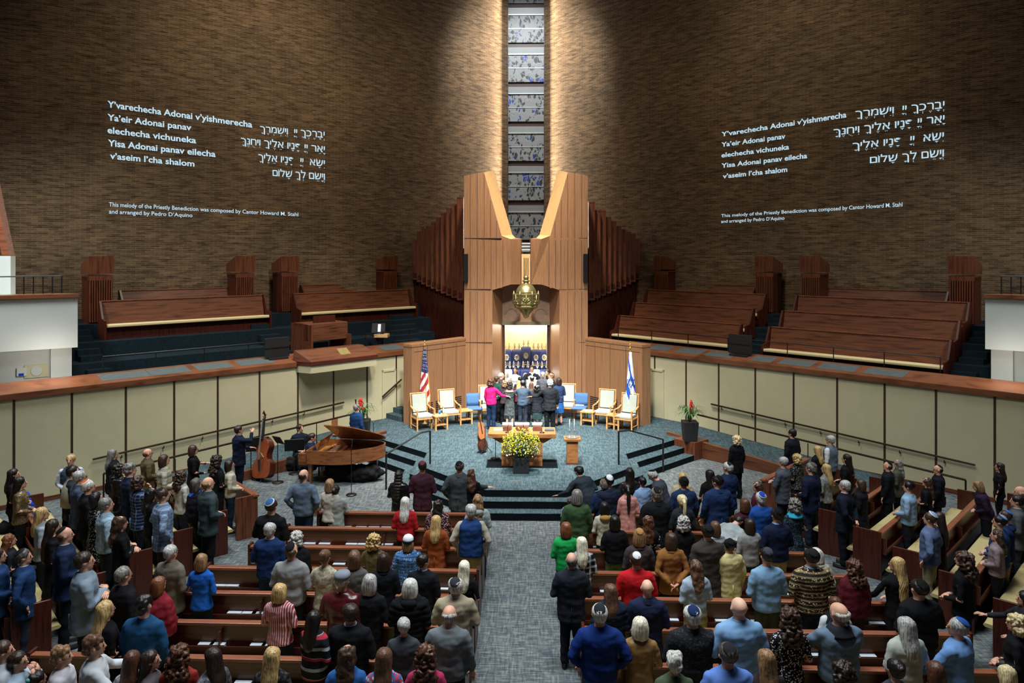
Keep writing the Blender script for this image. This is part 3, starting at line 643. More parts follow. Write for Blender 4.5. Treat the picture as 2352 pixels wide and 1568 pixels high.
f = lambda k: (-.62+.5*k-.008, 2.90+.32*k+.012)
mb = MB(); mb.M = m0; u0, z0 = f(.3); u1, z1 = f(.85); mb.hexa([W3(-1,ta,u0,z0-.02),W3(-1,tb,u0,z0-.02),W3(-1,tb,u1,z1-.02),W3(-1,ta,u1,z1-.02)], [W3(-1,ta,u0,z0),W3(-1,tb,u0,z0),W3(-1,tb,u1,z1),W3(-1,ta,u1,z1)]); mb.build('brass_plate', plain('brass_plate', sr(170,152,96), .4, .5), o)
oc = thing('organ_console', 'walnut organ console with roll top, seen from behind in the loft', 'organ', W3(-1, tcol(-1, 748, .9), .9, 2.65))
tm = tcol(-1, 746, .9); ox, oy = W(-1, tm, .9); m0 = Matrix.Translation((-ox, -oy, -2.65)); L = .78
def ob(nm, t0, t1, u0, u1, z0, z1, m, **k): mb = MB(); mb.M = m0; wbox(mb, -1, tm+t0, tm+t1, u0, u1, 2.65+z0, 2.65+z1); return mb.build(nm, m, oc, **k)
ob('case_back', -L, L, .72, 1.02, .72, 1.32, M_CHERRY, bevel=.02); ob('case_side', L-.06, L, .5, 1.9, 0, 1.3, M_CHERRYV); ob('case_side', -L, -L+.06, .5, 1.9, 0, .9, M_CHERRYV)
ob('roll_top', -L, L, 1.02, 1.7, 1.22, 1.32, M_CHERRY); ob('keydesk', -L+.1, L-.1, .5, 1.0, .38, .44, M_CHERRY); ob('pedal_board', -.5, .5, .35, .8, .30, .36, M_PEWEND)
for k in range(12): ob('pedal', -.4+.07*k, -.37+.07*k, .36, .6, .36, .40, M_IVORY if k % 3 else M_BLACK)
ob('music_desk', -.45, .4, 1.0, 1.06, 1.32, 1.56, M_PEWEND); ob('bench', -.6, .6, .2, .44, .40, .47, M_CHERRY); ob('bench_leg', -.58, -.5, .16, .44, .3, .4, M_CHERRY); ob('bench_leg', .5, .58, .16, .44, .3, .4, M_CHERRY)
# laptop stand, loft monitors
tm = tcol(-1, 862, 1.3); ox, oy = W(-1, tm, 1.2)
ds = thing('swivel_desk', 'small oak desk on black swivel base beside the organ console', 'desk', (ox, oy, 2.65))
MB().box(-.05,-.3,.62,.45,.2,.74).build('desk_top', M_TAN, ds, bevel=.01); MB().box(-.45,-.25,.6,.05,.2,.66).build('black_tray', M_MATT, ds); MB().tube([(.1,0,.6),(.15,0,.3),(-.05,0,0)], [.16,.09,.15], 10).build('pedestal', M_MATT, ds)
lp = thing('laptop', 'open laptop with bright page on its screen beside the organ', 'laptop', (ox+.05, oy+.05, 3.395))
MB().box(-.28,-.2,0,.22,.12,.02).build('keyboard_base', M_BLACK, lp)
MB().hexa([(-.28,.10,.02),(.22,.10,.02),(.22,.12,.02),(-.28,.12,.02)], [(-.28,.2,.36),(.22,.2,.36),(.22,.22,.36),(-.28,.22,.36)]).build('screen', M_MATT, lp)
sc_ = NT('screen_page'); sc_.b.inputs['Emission Color'].default_value = (.8,.9,1,1); sc_.b.inputs['Emission Strength'].default_value = .5; sc_ = sc_.fin((.6,.65,.7))
MB().hexa([(-.05,.094,.05),(.06,.094,.05),(.06,.098,.05),(-.05,.098,.05)], [(-.05,.183,.33),(.06,.183,.33),(.06,.187,.33),(-.05,.187,.33)]).build('lit_page', sc_, lp)
for s, pa, pb, ya, yb_, lab in ((-1, 608, 664, 775, 820, 'black flat screen monitor facing the loft beside the organ console'), (1, 1674, 1727, 768, 812, 'black flat screen monitor facing the unlit loft pews')):
    u = .5; ta, tb = sorted((tcol(s, pa, u), tcol(s, pb, u))); tm = (ta+tb)/2; x, y = W(s, tm, u); dd = depth(x, y)
    z1 = CAM_Z-(ya-HY)*dd/F_PX; z0 = CAM_Z-(yb_-HY)*dd/F_PX
    r = thing('loft_monitor', lab, 'monitor', (x, y, 2.95)); m0 = Matrix.Translation((-x, -y, -2.95))
    mb = MB(); mb.M = m0; wbox(mb, s, ta, tb, u-.03, u+.03, z0, z1); mb.build('panel', M_MATT, r, bevel=.01)
    mb = MB(); mb.M = m0; wbox(mb, s, ta, tb, u-.045, u-.03, z0+.3, z0+.33); mb.build('rear_rib', M_BLACK, r)
    mb = MB(); mb.M = m0; wbox(mb, s, ta+.1, tb-.1, u-.15, u+.2, 2.93, 3.0); mb.build('stand', M_MATT, r)
# ---------------------------------------------------------------- projected words lying on the brick walls
t = NT('projected_light'); t.b.inputs['Emission Color'].default_value = (.62, .86, 1.0, 1); t.b.inputs['Emission Strength'].default_value = .75
M_PROJ = t.fin((.2,.25,.3), .9)
def glyph_mesh(txt, weight=0.0):
    cu = bpy.data.curves.new('t', 'FONT'); cu.body = txt; cu.size = 1; cu.resolution_u = 3; cu.offset = weight
    ob = bpy.data.objects.new('t', cu); COL.objects.link(ob); bpy.context.view_layer.update()
    dg = bpy.context.evaluated_depsgraph_get(); me = bpy.data.meshes.new_from_object(ob.evaluated_get(dg))
    v = [tuple(q.co[:2]) for q in me.vertices]; f = [tuple(p.vertices) for p in me.polygons]
    bpy.data.objects.remove(ob); bpy.data.curves.remove(cu); bpy.data.meshes.remove(me); return v, f
def disc(cx, cy, r, n=8): return [(cx+r*math.cos(2*math.pi*k/n), cy+r*math.sin(2*math.pi*k/n)) for k in range(n)], [tuple(range(n))]
NIQ = set(chr(c) for c in range(0x5B0, 0x5C8))
def hebrew(txt):
    cl = []
    for ch in txt:
        if ch in NIQ and cl: cl[-1][1].append(ch)
        else: cl.append([ch, []])
    x = 0; V, Fs = [], []
    def put(v, f):
        n = len(V); V.extend(v); Fs.extend(tuple(i+n for i in q) for q in f)
    for ch, mk in cl[::-1]:
        if ch == ' ': x += .27; continue
        v, f = glyph_mesh(ch, .008)
        x0 = min(p[0] for p in v); x1 = max(p[0] for p in v); v = [(p[0]-x0+x, p[1]) for p in v]; wd = x1-x0; put(v, f)
        c = x+wd/2; b = -.13; r = .034; top = .62
        if ch in 'ךרד': c = x + wd*.5
        for m in mk:
            o = ord(m)
            if o == 0x5B0: [put(*disc(c, b-d, r)) for d in (0, .11)]
            elif o == 0x5B4: put(*disc(c, b-.03, r))
            elif o == 0x5B5: [put(*disc(c+d, b-.03, r)) for d in (-.06, .06)]
            elif o == 0x5B6: [put(*disc(c+d, b-e, r)) for d, e in ((-.06,0),(.06,0),(0,.1))]
            elif o == 0x5B7: put([(c-.12,b-.02),(c+.12,b-.02),(c+.12,b+.03),(c-.12,b+.03)], [(0,1,2,3)])
            elif o == 0x5B8:
                put([(c-.11,b-.01),(c+.11,b-.01),(c+.11,b+.04),(c-.11,b+.04)], [(0,1,2,3)]); put([(c-.022,b-.1),(c+.022,b-.1),(c+.022,b),(c-.022,b)], [(0,1,2,3)])
            elif o == 0x5BB: [put(*disc(c+d, b-e, r*.9)) for d, e in ((-.09,-.02),(0,.05),(.09,.12))]
            elif o == 0x5BC: put(*disc(x+wd*.48, .26, r))
            elif o == 0x5C1: put(*disc(x+wd*.97, top+.04, r))
            elif o == 0x5C2: put(*disc(x+wd*.06, top+.04, r))
            elif o == 0x5B9: put(*disc(x+wd*.02, top+.04, r))
        x += wd + .075
    return V, Fs, x-.075
def on_wall(s, px, py):
    r = (px-CX)/F_PX; dx, dy = r*CT-ST, r*ST+CT        # ray in the plan
    lo, hi = 15.0, 45.0
    for _ in range(40):
        k = (lo+hi)/2; x, y = dx*k, dy*k
        if y > wall_y(abs(x)): hi = k
        else: lo = k
    k = lo-.02; return (dx*k, dy*k, CAM_Z-(py-HY)*k/F_PX)
def line(parent, s, txt, p0, p1, h0, h1, heb=False):
    if heb: v, f, wd = hebrew(txt); cap = .60; xa = 0
    else:
        v, f = glyph_mesh(txt, .022 if h0 > 10.6 or h1 > 11.6 else .008); xa = min(p[0] for p in v); wd = max(p[0] for p in v)-xa; cap = .72
    q = []
    for a, b in v:
        k = (a-xa)/wd; px = p0[0]+(p1[0]-p0[0])*k; py = p0[1]+(p1[1]-p0[1])*k; h = h0+(h1-h0)*k; q.append(on_wall(s, px, py-b/cap*h))
    me = bpy.data.meshes.new('text_line'); me.from_pydata(q, [], f); me.materials.append(M_PROJ)
    o = bpy.data.objects.new('text_line', me); COL.objects.link(o); o.parent = parent
HB = ['יְבָרֶכְךָ יְיָ  וְיִשְׁמְרֶךָ', 'יָאֵר יְיָ פָּנָיו אֵלֶיךָ וִיחֻנֶּךָּ', 'יִשָּׂא  יְיָ  פָּנָיו אֵלֶיךָ', 'וְיָשֵׂם לְךָ שָׁלוֹם']
LT = ["Y’varechecha Adonai v’yishmerecha", "Ya’eir Adonai panav", "elechecha vichuneka", "Yisa Adonai panav eilecha", "v’aseim l’cha shalom"]
CP = ["This melody of the Priestly Benediction was composed by Cantor Howard M. Stahl", "and arranged by Pedro D’Aquino"]
def SC_(x0, y0, k): return lambda x, y: (x0+x/k, y0+y/k)
for s, cv, lt, cp, hb, lab in ((-1, SC_(220,200,4.2), [((113,192),(1510,390),15,14),((113,318),(922,418),15,14),((113,442),(968,542),15,14),((118,566),(1156,674),15,14),((138,690),(952,766),14.5,13.5)],
        [((128,1150),(1953,1245),10,8.6),((128,1218),(933,1254),9.6,8.8)], [((1585,430),(2208,490),13,14),((1400,545),(2210,630),13.5,14),((1568,705),(2210,765),14,14),((1706,855),(2210,895),13.5,14.5)], 'pale blue projected prayer words on the brick above the organ console loft'),
      (1, SC_(1620,200,4.055), [((150,460),(1314,280),10.5,13.5),((150,557),(745,478),10.5,12),((150,655),(780,578),10.5,12),((150,752),(948,660),10.5,12),((163,850),(763,788),10.5,12)],
        [((148,1212),(1836,1110),7.2,10),((147,1265),(737,1234),7.2,8.4)], [((1398,280),(2228,195),14,16),((1195,450),(2228,325),14,16),((1372,578),(2222,485),14,16),((1533,708),(2222,645),14,16)], 'pale blue projected prayer words on the dark brick above the unlit loft')):
    r = thing('projected_words', lab, 'projected text')
    for tx, (a, b, h0, h1) in zip(LT+CP, lt+cp): line(r, s, tx, cv(*a), cv(*b), h0, h1)
    for tx, (a, b, h0, h1) in zip(HB, hb): line(r, s, tx, cv(*a), cv(*b), h0, h1, True)
# ---------------------------------------------------------------- sanctuary pews
def make_pew(L, rack=True, name='pew'):
    """origin at the rear bottom edge, centre of the length; faces +Y"""
    r = thing(name, 'x', 'pew'); h = L/2; SD = .55 if name == 'pew' else .64
    mb = MB(); mb.loft([[(x, y, z) for y, z in ((.0,.10),(.055,.10),(.055,.86),(.0,.86))] for x in (-h+.04, h-.04)]); mb.build('backrest', M_PEWD, r)
    MB().box(-h+.02, -.03, .855, h-.02, .085, .90).build('top_rail', M_RAIL, r, bevel=.008)
    mb = MB(); mb.loft([[(x, y, z) for y, z in ((.06,.40),(SD-.03,.42),(SD,.445),(SD-.03,.48),(.06,.46))] for x in (-h+.05, h-.05)]); mb.build('seat_cushion', M_CUSH, r)
    MB().box(-h+.05, .08, .34, h-.05, .50, .40).build('seat_board', M_PEWEND, r)
    for x in (-h, h-.045):
        mb = MB(); mb.loft([[(q, y, z) for y, z in (((-.03,0),(.58,0),(.58,.58),(.34,.64),(.14,.93),(-.03,.93)) if name == 'pew' else ((-.03,0),(.50,0),(.50,.93),(-.03,.93)))] for q in (x, x+.045)]); mb.build('end_panel', M_PEWEND, r, bevel=.006)
    if rack:
        mb = MB(); mb.box(-h+.05, -.10, .50, h-.05, .0, .515); mb.build('book_shelf', M_PEWEND, r)
        mb = MB(); mb.box(-h+.05, -.11, .50, h-.05, -.095, .60); mb.build('shelf_lip', M_PEWD, r)
        n = max(1, int(L/1.6))
        for k in range(n+1): x = -h+.06+(L-.14)*k/n; MB().box(x, -.105, .50, x+.02, 0, .80).build('rack_divider', M_PEWEND, r)
    return r
ROWY = [15.4, 14.5, 13.55, 12.6, 11.65, 10.7, 9.75, 8.8, 7.85]
PEWS = []     # (matrix to the pew frame, half length, side)
OR = ['front', 'second', 'third', 'fourth', 'fifth', 'sixth', 'seventh', 'eighth', 'ninth']
for s in (-1, 1):
    for k, y in enumerate(ROWY):
        xi = .80; xo = 4.35 + .41*(15.5-y); L = xo-xi; xm = s*(xi+xo)/2
        p = make_pew(L); p.location = (xm, y-.015*xm, 0); p.rotation_euler.z = -.015
        p['label'] = 'mahogany pew, %s row from the bema, in the block on the %s side of the aisle' % (OR[k], 'piano' if s < 0 else 'candle stand')
        p['label'] = 'mahogany pew, %s row of the %s side centre block' % (OR[k], 'piano' if s < 0 else 'blue-star flag')
        p['group'] = 'centre pews'; PEWS.append((p, L/2, s))
# fanned side sections
RD = Vector((-.677, .736)); FD = Vector((.736, .677))
SIDE = []
def near_end(f): k = (6.75-f)/.9; return Vector((-6.0-.276*k, 16.5-1.028*k))
for s in (-1, 1):
    rows_ = ((5.85,3.3),(4.95,3.9),(4.05,4.5),(3.15,5.6),(2.26,6.4),(1.36,6.8)) if s < 0 else ((7.04,2.7),(6.14,3.2),(5.24,3.9),(4.34,4.7),(3.45,5.7),(2.55,6.6))
    sd = 'bass player' if s < 0 else 'blue-star flag'; ang = math.atan2(-RD.y, -RD.x)*(1 if s < 0 else -1)
    for k, (f_, L) in enumerate(rows_):
        m = near_end(f_) - FD*.5 + RD*(L/2)
        p = make_pew(L, name='side_pew'); p.location = (m.x*(1 if s < 0 else -1), m.y, 0); p.rotation_euler.z = ang
        p['label'] = 'angled mahogany pew with gold cushion, %s row of the %s side section' % (OR[k], sd); p['group'] = 'angled side pews'
        SIDE.append((p, L/2, s))
    L = 2.6; m = near_end(6.75 if s < 0 else 7.95) - FD*.06 + RD*(L/2)
    sc = thing('pew_screen', 'low mahogany screen with capped rail before the angled pews on the %s side' % ('piano' if s < 0 else 'blue-star flag'), 'screen', (m.x*(1 if s < 0 else -1), m.y, 0), ang)
    MB().box(-L/2, -.04, 0, L/2, .04, .88).build('panel', M_CHERRYV, sc); MB().box(-L/2-.02, -.07, .88, L/2+.02, .07, .93).build('cap_rail', M_RAIL, sc, bevel=.008)
    q = -L/2 if s > 0 else L/2-.06
    MB().box(q, -.44, 0, q+.06, -.04, .93).build('return_panel', M_CHERRYV, sc)
# prayer books lying in the racks
BOOKS = []
M_PAGE = plain('paper', sr(190,200,206), .7); M_BOOKN = plain('book_cover', sr(40,48,70), .6)
def book(px, py):
    """px,py in the photo: find the rack it lies in"""
    best = None
    for lst in (PEWS, SIDE):
        for p, h, s in lst:
            M = Matrix.Translation(p.location) @ Matrix.Rotation(p.rotation_euler.z, 4, 'Z')
            for x in [(-h+.2)+(2*h-.4)*q/60 for q in range(61)]:
                w = M @ Vector((x, -.06, .6)); a, b = pixel(*w); d = (a-px)**2+(b-py)**2
                if best is None or d < best[0]: best = (d, p, w, M, x)
    return best
bk = [(585,1290),(612,1293),(640,1290),(598,1212),(620,1213),(655,1290),(797,1208),(830,1213),(857,1213),(888,1213),(713,1249),(745,1251),(805,1252),(832,1249),(887,1254),(776,1293),(532,1339),(508,1340),(597,1401),(573,1403),(536,1404),(588,1478),(620,1478),(505,1474),(470,1473),(1010,1357),(565,1557),(1308,1255),(1372,1256),(1760,1371),(1804,1371),(1795,1371),(1810,1458),(1870,1515),(1990,1515),(1540,1430),(1655,1425),(1740,1460),(2010,1436),(1980,1380),(1395,1360),(1440,1315),(1630,1300),(1700,1240)]
for i, (px, py) in enumerate(bk):
    d, p, w, M, x = best_ = book(px, py)
    o = thing('prayer_book', 'x', 'book', tuple(M @ Vector((x, -.055, .518))), p.rotation_euler.z)
    MB().box(-.11, -.035, 0, .11, .04, .09).build('pages', M_PAGE, o); MB().box(-.112, -.037, .09, .112, .042, .096).build('cover', M_PAGE if i % 3 else M_PAGE, o)
    row = p['label'].split(',')[1].strip() if ',' in p['label'] else 'front row'
    BOOKS.append((o, row))
# ---------------------------------------------------------------- bema furniture
def orient(loc, tgt): return math.atan2(tgt[1]-loc[1], tgt[0]-loc[0]) - math.pi/2
M_OAKC = wood('oak_frame', sr(196,142,84), sr(160,108,58), .4, (9,9,9), .4)
M_UPH = plain('mint_upholstery', sr(158,163,152), .85, 0, .2, .06, 30)
M_BLUEF = plain('blue_fabric', sr(70,104,142), .85, 0, .2, .1, 40)
M_OAK2 = wood('amber_oak', sr(160,104,58), sr(126,76,40), .4, (2,8,8), .4)
def armchair():
    r = thing('armchair', 'x', 'chair')
    MB().box(-.27,-.26,.40,.27,.28,.50).build('seat', M_UPH, r, bevel=.03)
    MB().hexa([(-.25,-.30,.52),(.25,-.30,.52),(.25,-.24,.52),(-.25,-.24,.52)], [(-.25,-.40,1.10),(.25,-.40,1.10),(.25,-.34,1.10),(-.25,-.34,1.10)]).build('back_pad', M_UPH, r, bevel=.02)
    mb = MB()
    for x in (-.29, .29): mb.tube([(x,-.27,.4),(x,-.40,1.14)], .022, 6)
    mb.tube([(-.31,-.40,1.13),(.31,-.40,1.13)], .025, 6); mb.build('back_frame', M_OAKC, r)
    MB().box(-.31,-.28,.36,.31,.30,.40).build('seat_frame', M_OAKC, r)
    for sx in (-1, 1):
        for y in (-.27, .29): MB().box(sx*.31-.022, y-.022, 0, sx*.31+.022, y+.022, .66 if y > 0 else .44).build('leg', M_OAKC, r)
        MB().tube([(sx*.31,.31,.67),(sx*.31,-.1,.68),(sx*.30,-.33,.74)], [(.03,.016)]*3, 6).build('armrest', M_OAKC, r)
        MB().tube([(sx*.31,-.27,.14),(sx*.31,.29,.14)], .015, 6).build('stretcher', M_OAKC, r)
    return r
def blue_chair():
    r = thing('stacking_chair', 'x', 'chair')
    mb = MB(); mb.loft([[(x, y+.03*(1-(x/.24)**2), z) for x in [-.24+.06*i for i in range(9)]] + [(x, y-.03+.03*(1-(x/.24)**2), z) for x in [.24-.06*i for i in range(9)]] for y, z in ((-.24,.50),(-.27,.65),(-.30,.80),(-.33,.92))]); mb.build('backrest', M_BLUEF, r, True)
    MB().box(-.25,-.24,.42,.25,.25,.49).build('seat', M_BLUEF, r, bevel=.03)
    for sx in (-1, 1):
        for y in (-.22,.22): MB().tube([(sx*.22,y,.42),(sx*.25,y*1.1,0)], .014, 6).build('leg', M_BLACK, r)
    MB().tube([(-.2,-.2,.2),(.2,-.2,.2)], .012, 6).build('stretcher', M_BLACK, r)
    return r
def side_table():
    r = thing('side_table', 'x', 'table')
    MB().box(-.24,-.24,.44,.24,.24,.48).build('table_top', M_OAKC, r, bevel=.008); MB().box(-.2,-.2,.16,.2,.2,.18).build('shelf', M_OAKC, r)
    for x in (-.2,.2):
        for y in (-.2,.2): MB().box(x-.025,y-.025,0,x+.025,y+.025,.44).build('leg', M_OAKC, r)
    return r
AC, BC, STB = armchair(), blue_chair(), side_table(); used = set()
def place(proto, px, py, tgt, label, group):
    x, y = P(px, py, .5); a = orient((x, y), tgt)
    if proto.name in used: return dup(proto, (x, y, .5), a, label, group)
    used.add(proto.name); proto.location = (x, y, .5); proto.rotation_euler.z = a; proto['label'] = label; proto['group'] = group; return proto
g = 'pale armchairs on the bema'
place(AC, 971, 984, (1.0, 17), 'oak armchair with mint upholstery below the striped flag', g)
place(AC, 1032, 974, (1.4, 16), 'oak armchair with mint upholstery between the two small tables, striped flag side', g)
place(AC, 1121, 962, (.5, 16), 'oak armchair half hidden behind the person in pink cardigan', g)
place(AC, 1301, 958, (-.3, 16), 'oak armchair just right of the embracing group, before the tall wooden stand', g)
place(AC, 1388, 974, (-1.4, 16), 'oak armchair with mint upholstery between blue chair and striped cloth, candle stand side', g)
place(AC, 1438, 986, (-1.0, 17), 'oak armchair with mint upholstery below the blue-star flag', g)
place(BC, 1090, 967, (.8, 16), 'blue fabric chair between small table and the pink cardigan', 'blue chairs on the bema')
place(BC, 1331, 966, (-.9, 16), 'blue fabric chair beside the tall wooden stand', 'blue chairs on the bema')
g = 'small oak tables on the bema'
T1 = place(STB, 1009, 985, (1.2, 17), 'small oak table with blue cup between two armchairs, striped flag side', g)
T2 = place(STB, 1067, 972, (1.2, 17), 'small oak table beside the blue chair, striped flag side', g)
T3 = place(STB, 1352, 975, (-1.2, 17), 'small oak table with papers between blue chair and armchair', g)
T4 = place(STB, 1412, 984, (-1.0, 17), 'small oak table partly hidden by armchair, blue-star flag side', g)
def on_top(T, dx, dy, z): return (T.location.x+dx, T.location.y+dy, .5+z)
M_PAPER = plain('white_paper', sr(214,216,214), .7)
o = MB().box(-.13,-.1,0,.13,.1,.015).build('papers', M_PAPER, loc=on_top(T3,0,0,.482)); tag(o, 'white papers on the small table right of the blue chair', 'papers')
o = MB().box(-.1,-.08,0,.1,.1,.01).build('papers', M_PAPER, loc=on_top(T1,-.02,-.08,.482)); tag(o, 'white sheet on the small table beside the blue cup', 'papers')
o = MB().lathe([(.03,0),(.04,.12),(.036,.12),(.03,.02)], 12).build('cup', plain('blue_cup', sr(40,120,190), .4), loc=on_top(T1,.0,.1,.482), smooth=True); tag(o, 'blue cup on the small oak table', 'cup')
o = MB().lathe([(.03,0),(.03,.14),(.012,.17),(.012,.2)], 12).build('water_bottle', plain('clear_plastic', sr(190,200,205), .15), loc=on_top(T1,.13,.1,.482), smooth=True); tag(o, 'clear water bottle beside the blue cup', 'bottle')
o = MB().box(-.15,-.1,0,.15,.1,.03).build('prayer_book', M_PAPER, loc=(*P(1331,962,.5), .995)); tag(o, 'white book lying on the seat of the blue chair', 'book')
# tall wooden stand behind the chairs
x, y = P(1341, 938, .5)
ws = thing('wooden_stand', 'tall narrow wooden stand with open recess between chair and screen wall', 'stand', (x, y+.5, .5))
MB().box(-.26,-.05,0,.26,.22,1.42).build('case', M_ARK, ws, bevel=.01); MB().box(-.2,-.20,.0,.26,-.05,.80).build('lower_box', M_ARK, ws, bevel=.01); MB().box(-.17,-.058,.90,.17,-.05,1.25).build('recess_panel', M_CHERRYV, ws)
MB().tube([(-.16,-.08,1.24),(.16,-.08,1.24)], .012, 6).build('brass_rail', M_BRASS, ws)
# reader's table
x0, y0 = P(1199, 1071, .5)
tb = thing('reading_table', 'wide oak reading table with flared pedestal at the middle of the bema', 'table', (x0, y0, .5))
MB().box(-.93,-.10,.80,.93,.72,.92).build('table_top', M_OAK2, tb, bevel=.012)
MB().box(-.56,.0,.0,.56,.5,.62).build('pedestal', M_OAK2, tb, bevel=.01)
MB().hexa([(-.56,.0,.62),(.56,.0,.62),(.56,.5,.62),(-.56,.5,.62)], [(-.86,.0,.80),(.86,.0,.80),(.86,.55,.80),(-.86,.55,.80)]).build('flared_bracket', M_OAK2, tb)
MB().box(-.6,-.012,.30,.6,.0,.304).build('seam', M_ARKLINE, tb)
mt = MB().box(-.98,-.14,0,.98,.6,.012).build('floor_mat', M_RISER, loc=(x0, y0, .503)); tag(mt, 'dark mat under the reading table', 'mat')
for i, (px, wd, lab) in enumerate(((1165, .24, 'small slanted book rest at the guitar end of the reading table'), (1199, .36, 'widest slanted book rest in the middle of the reading table'), (1234, .24, 'small slanted book rest at the candle end of the reading table'))):
    xx = P(px, 990, 1.42)[0]
    r = thing('book_rest', lab, 'book rest', (xx, y0+.32, 1.42))
    MB().hexa([(-wd/2,-.12,0),(wd/2,-.12,0),(wd/2,.16,0),(-wd/2,.16,0)], [(-wd/2,-.10,.09),(wd/2,-.10,.09),(wd/2,.16,.16),(-wd/2,.16,.16)]).build('block', M_CHERRY, r)
    MB().hexa([(-wd/2-.02,.06,.13),(wd/2+.02,.06,.13),(wd/2+.02,.18,.165),(-wd/2-.02,.18,.165)], [(-wd/2-.02,.06,.145),(wd/2+.02,.06,.145),(wd/2+.02,.18,.18),(-wd/2-.02,.18,.18)]).build('open_pages', M_PAPER, r)
for px, h, ln, lab in ((1166, .34, .05, 'goose-neck microphone at the guitar end of the table'), (1202, .62, .0, 'tallest goose-neck microphone at the middle of the table'), (1245, .42, .1, 'goose-neck microphone leaning out at the candle end of the table')):
    xx = P(px, 995, 1.42)[0]; r = thing('microphone', lab, 'microphone', (xx, y0+.03, 1.42))
    MB().lathe([(.07,0),(.07,.015),(.02,.03)], 14).build('base', M_BLACK, r, True); MB().tube([(0,0,.02),(0,0,h*.5),(ln,.05,h*.8),(ln*1.3,.1,h)], .008, 6).build('neck', M_BLACK, r); MB().ball((ln*1.3,.1,h), .022, 8, 6).build('capsule', M_MATT, r, True)
o = MB().box(-.13,-.1,0,.13,.1,.03).build('book', plain('grey_book', sr(70,74,84), .5), loc=(*P(1262,988,1.42), 1.421)); tag(o, 'dark closed book at the candle end of the reading table', 'book')
o = MB().box(-.14,-.1,0,.14,.1,.012).build('papers', M_PAPER, loc=(*P(1146,986,1.42), 1.421)); tag(o, 'loose papers at the guitar end of the reading table', 'papers')
# planter with yellow flowers
def leafspray(rng, n, spread, h, col_parts, mats, parent, z0, leafw=.02):
    for nm, m, cnt, hh in col_parts:
        mb = MB()
        for i in range(cnt):
            a = rng.uniform(0, 2*math.pi); r = spread*math.sqrt(rng.random()); z = z0 + h*hh*(1-.40*(r/spread)**2)*rng.uniform(.25,1.15)
            p = Vector((r*math.cos(a), r*math.sin(a)*.8, z)); b = Vector((p.x*.12, p.y*.12, z0))
            if nm == 'stems': mb.tube([b, (b+p)/2+Vector((0,0,.03)), p], [.004,.003,.002], 4)
            elif nm == 'leaves':
                d = Vector((math.cos(a), math.sin(a), rng.uniform(-.2,.9))).normalized()*rng.uniform(.05,.11); sd = Vector((-d.y, d.x, 0)).normalized()*leafw
                mb.add([p-d*.5, p+sd, p+d*.5, p-sd, p+Vector((0,0,.006))], [(0,1,4),(1,2,4),(2,3,4),(3,0,4),(0,3,2,1)])
            else: mb.ball(tuple(p), (rng.uniform(.012,.024),)*3, 6, 4)
        mb.build(nm, m, parent)
rng = random.Random(3)
x, y = P(1197, 1083, .5)
pl = thing('flower_planter', 'black square planter of yellow and white flowers before the reading table', 'planter', (x, y, .5))
MB().box(-.21,-.21,0,.21,.21,.40).build('pot', M_MATT, pl, bevel=.006)
leafspray(rng, 0, .52, .70, (('stems', plain('stem', sr(80,90,40)), 150, 1.0), ('leaves', plain('leaf', sr(70,96,44), .6), 620, .92), ('yellow_blossoms', plain('yellow_petal', sr(222,206,36), .6), 430, 1.0), ('white_blossoms', plain('white_petal', sr(214,220,206), .6), 130, .62)), None, pl, .40)
# candle stand
x, y = P(1315, 1066, .5)
cs = thing('candle_stand', 'narrow oak pedestal stand for candles on the bema', 'stand', (x, y, .5))
MB().box(-.155,.0,.03,.155,.30,.64).build('column', M_OAK2, cs, bevel=.006); MB().box(-.23,-.06,.64,.23,.36,.71).build('top', M_OAK2, cs, bevel=.008); MB().box(-.17,-.02,0,.17,.32,.04).build('plinth', M_CHERRY, cs)
o = MB().lathe([(.10,0),(.17,.004),(.19,.02),(.175,.016),(.0,.008)], 24).build('silver_tray', M_SILV, loc=(x, y+.15, 1.212), smooth=True); tag(o, 'round silver tray on the candle stand', 'tray')
for dx, lab in ((-.07, 'white candle in silver stick nearer the reading table'), (.06, 'white candle in silver stick nearer the blue-star flag')):
    r = thing('candlestick', lab, 'candle', (x+dx, y+.17, 1.228))
    MB().lathe([(.045,0),(.04,.015),(.012,.03),(.02,.06),(.012,.09),(.022,.13),(.010,.16),(.02,.19),(.025,.2)], 12).build('stick', M_SILV, r, True); MB().lathe([(.012,.2),(.011,.44),(.002,.445)], 10).build('candle', M_PAPER, r, True)
    fl = NT('flame_glow'); fl.b.inputs['Emission Color'].default_value = (1,.7,.3,1); fl.b.inputs['Emission Strength'].default_value = 6; MB().lathe([(.002,.445),(.009,.46),(.001,.49)], 8).build('flame', fl.fin((1,.6,.2)), r, True)
o = MB().box(-.16,-.035,0,.16,.035,.008).build('floor_box', M_SILV, loc=(*P(1182,1105,.5), .503)); tag(o, 'small metal floor outlet plate at the front of the bema', 'outlet')
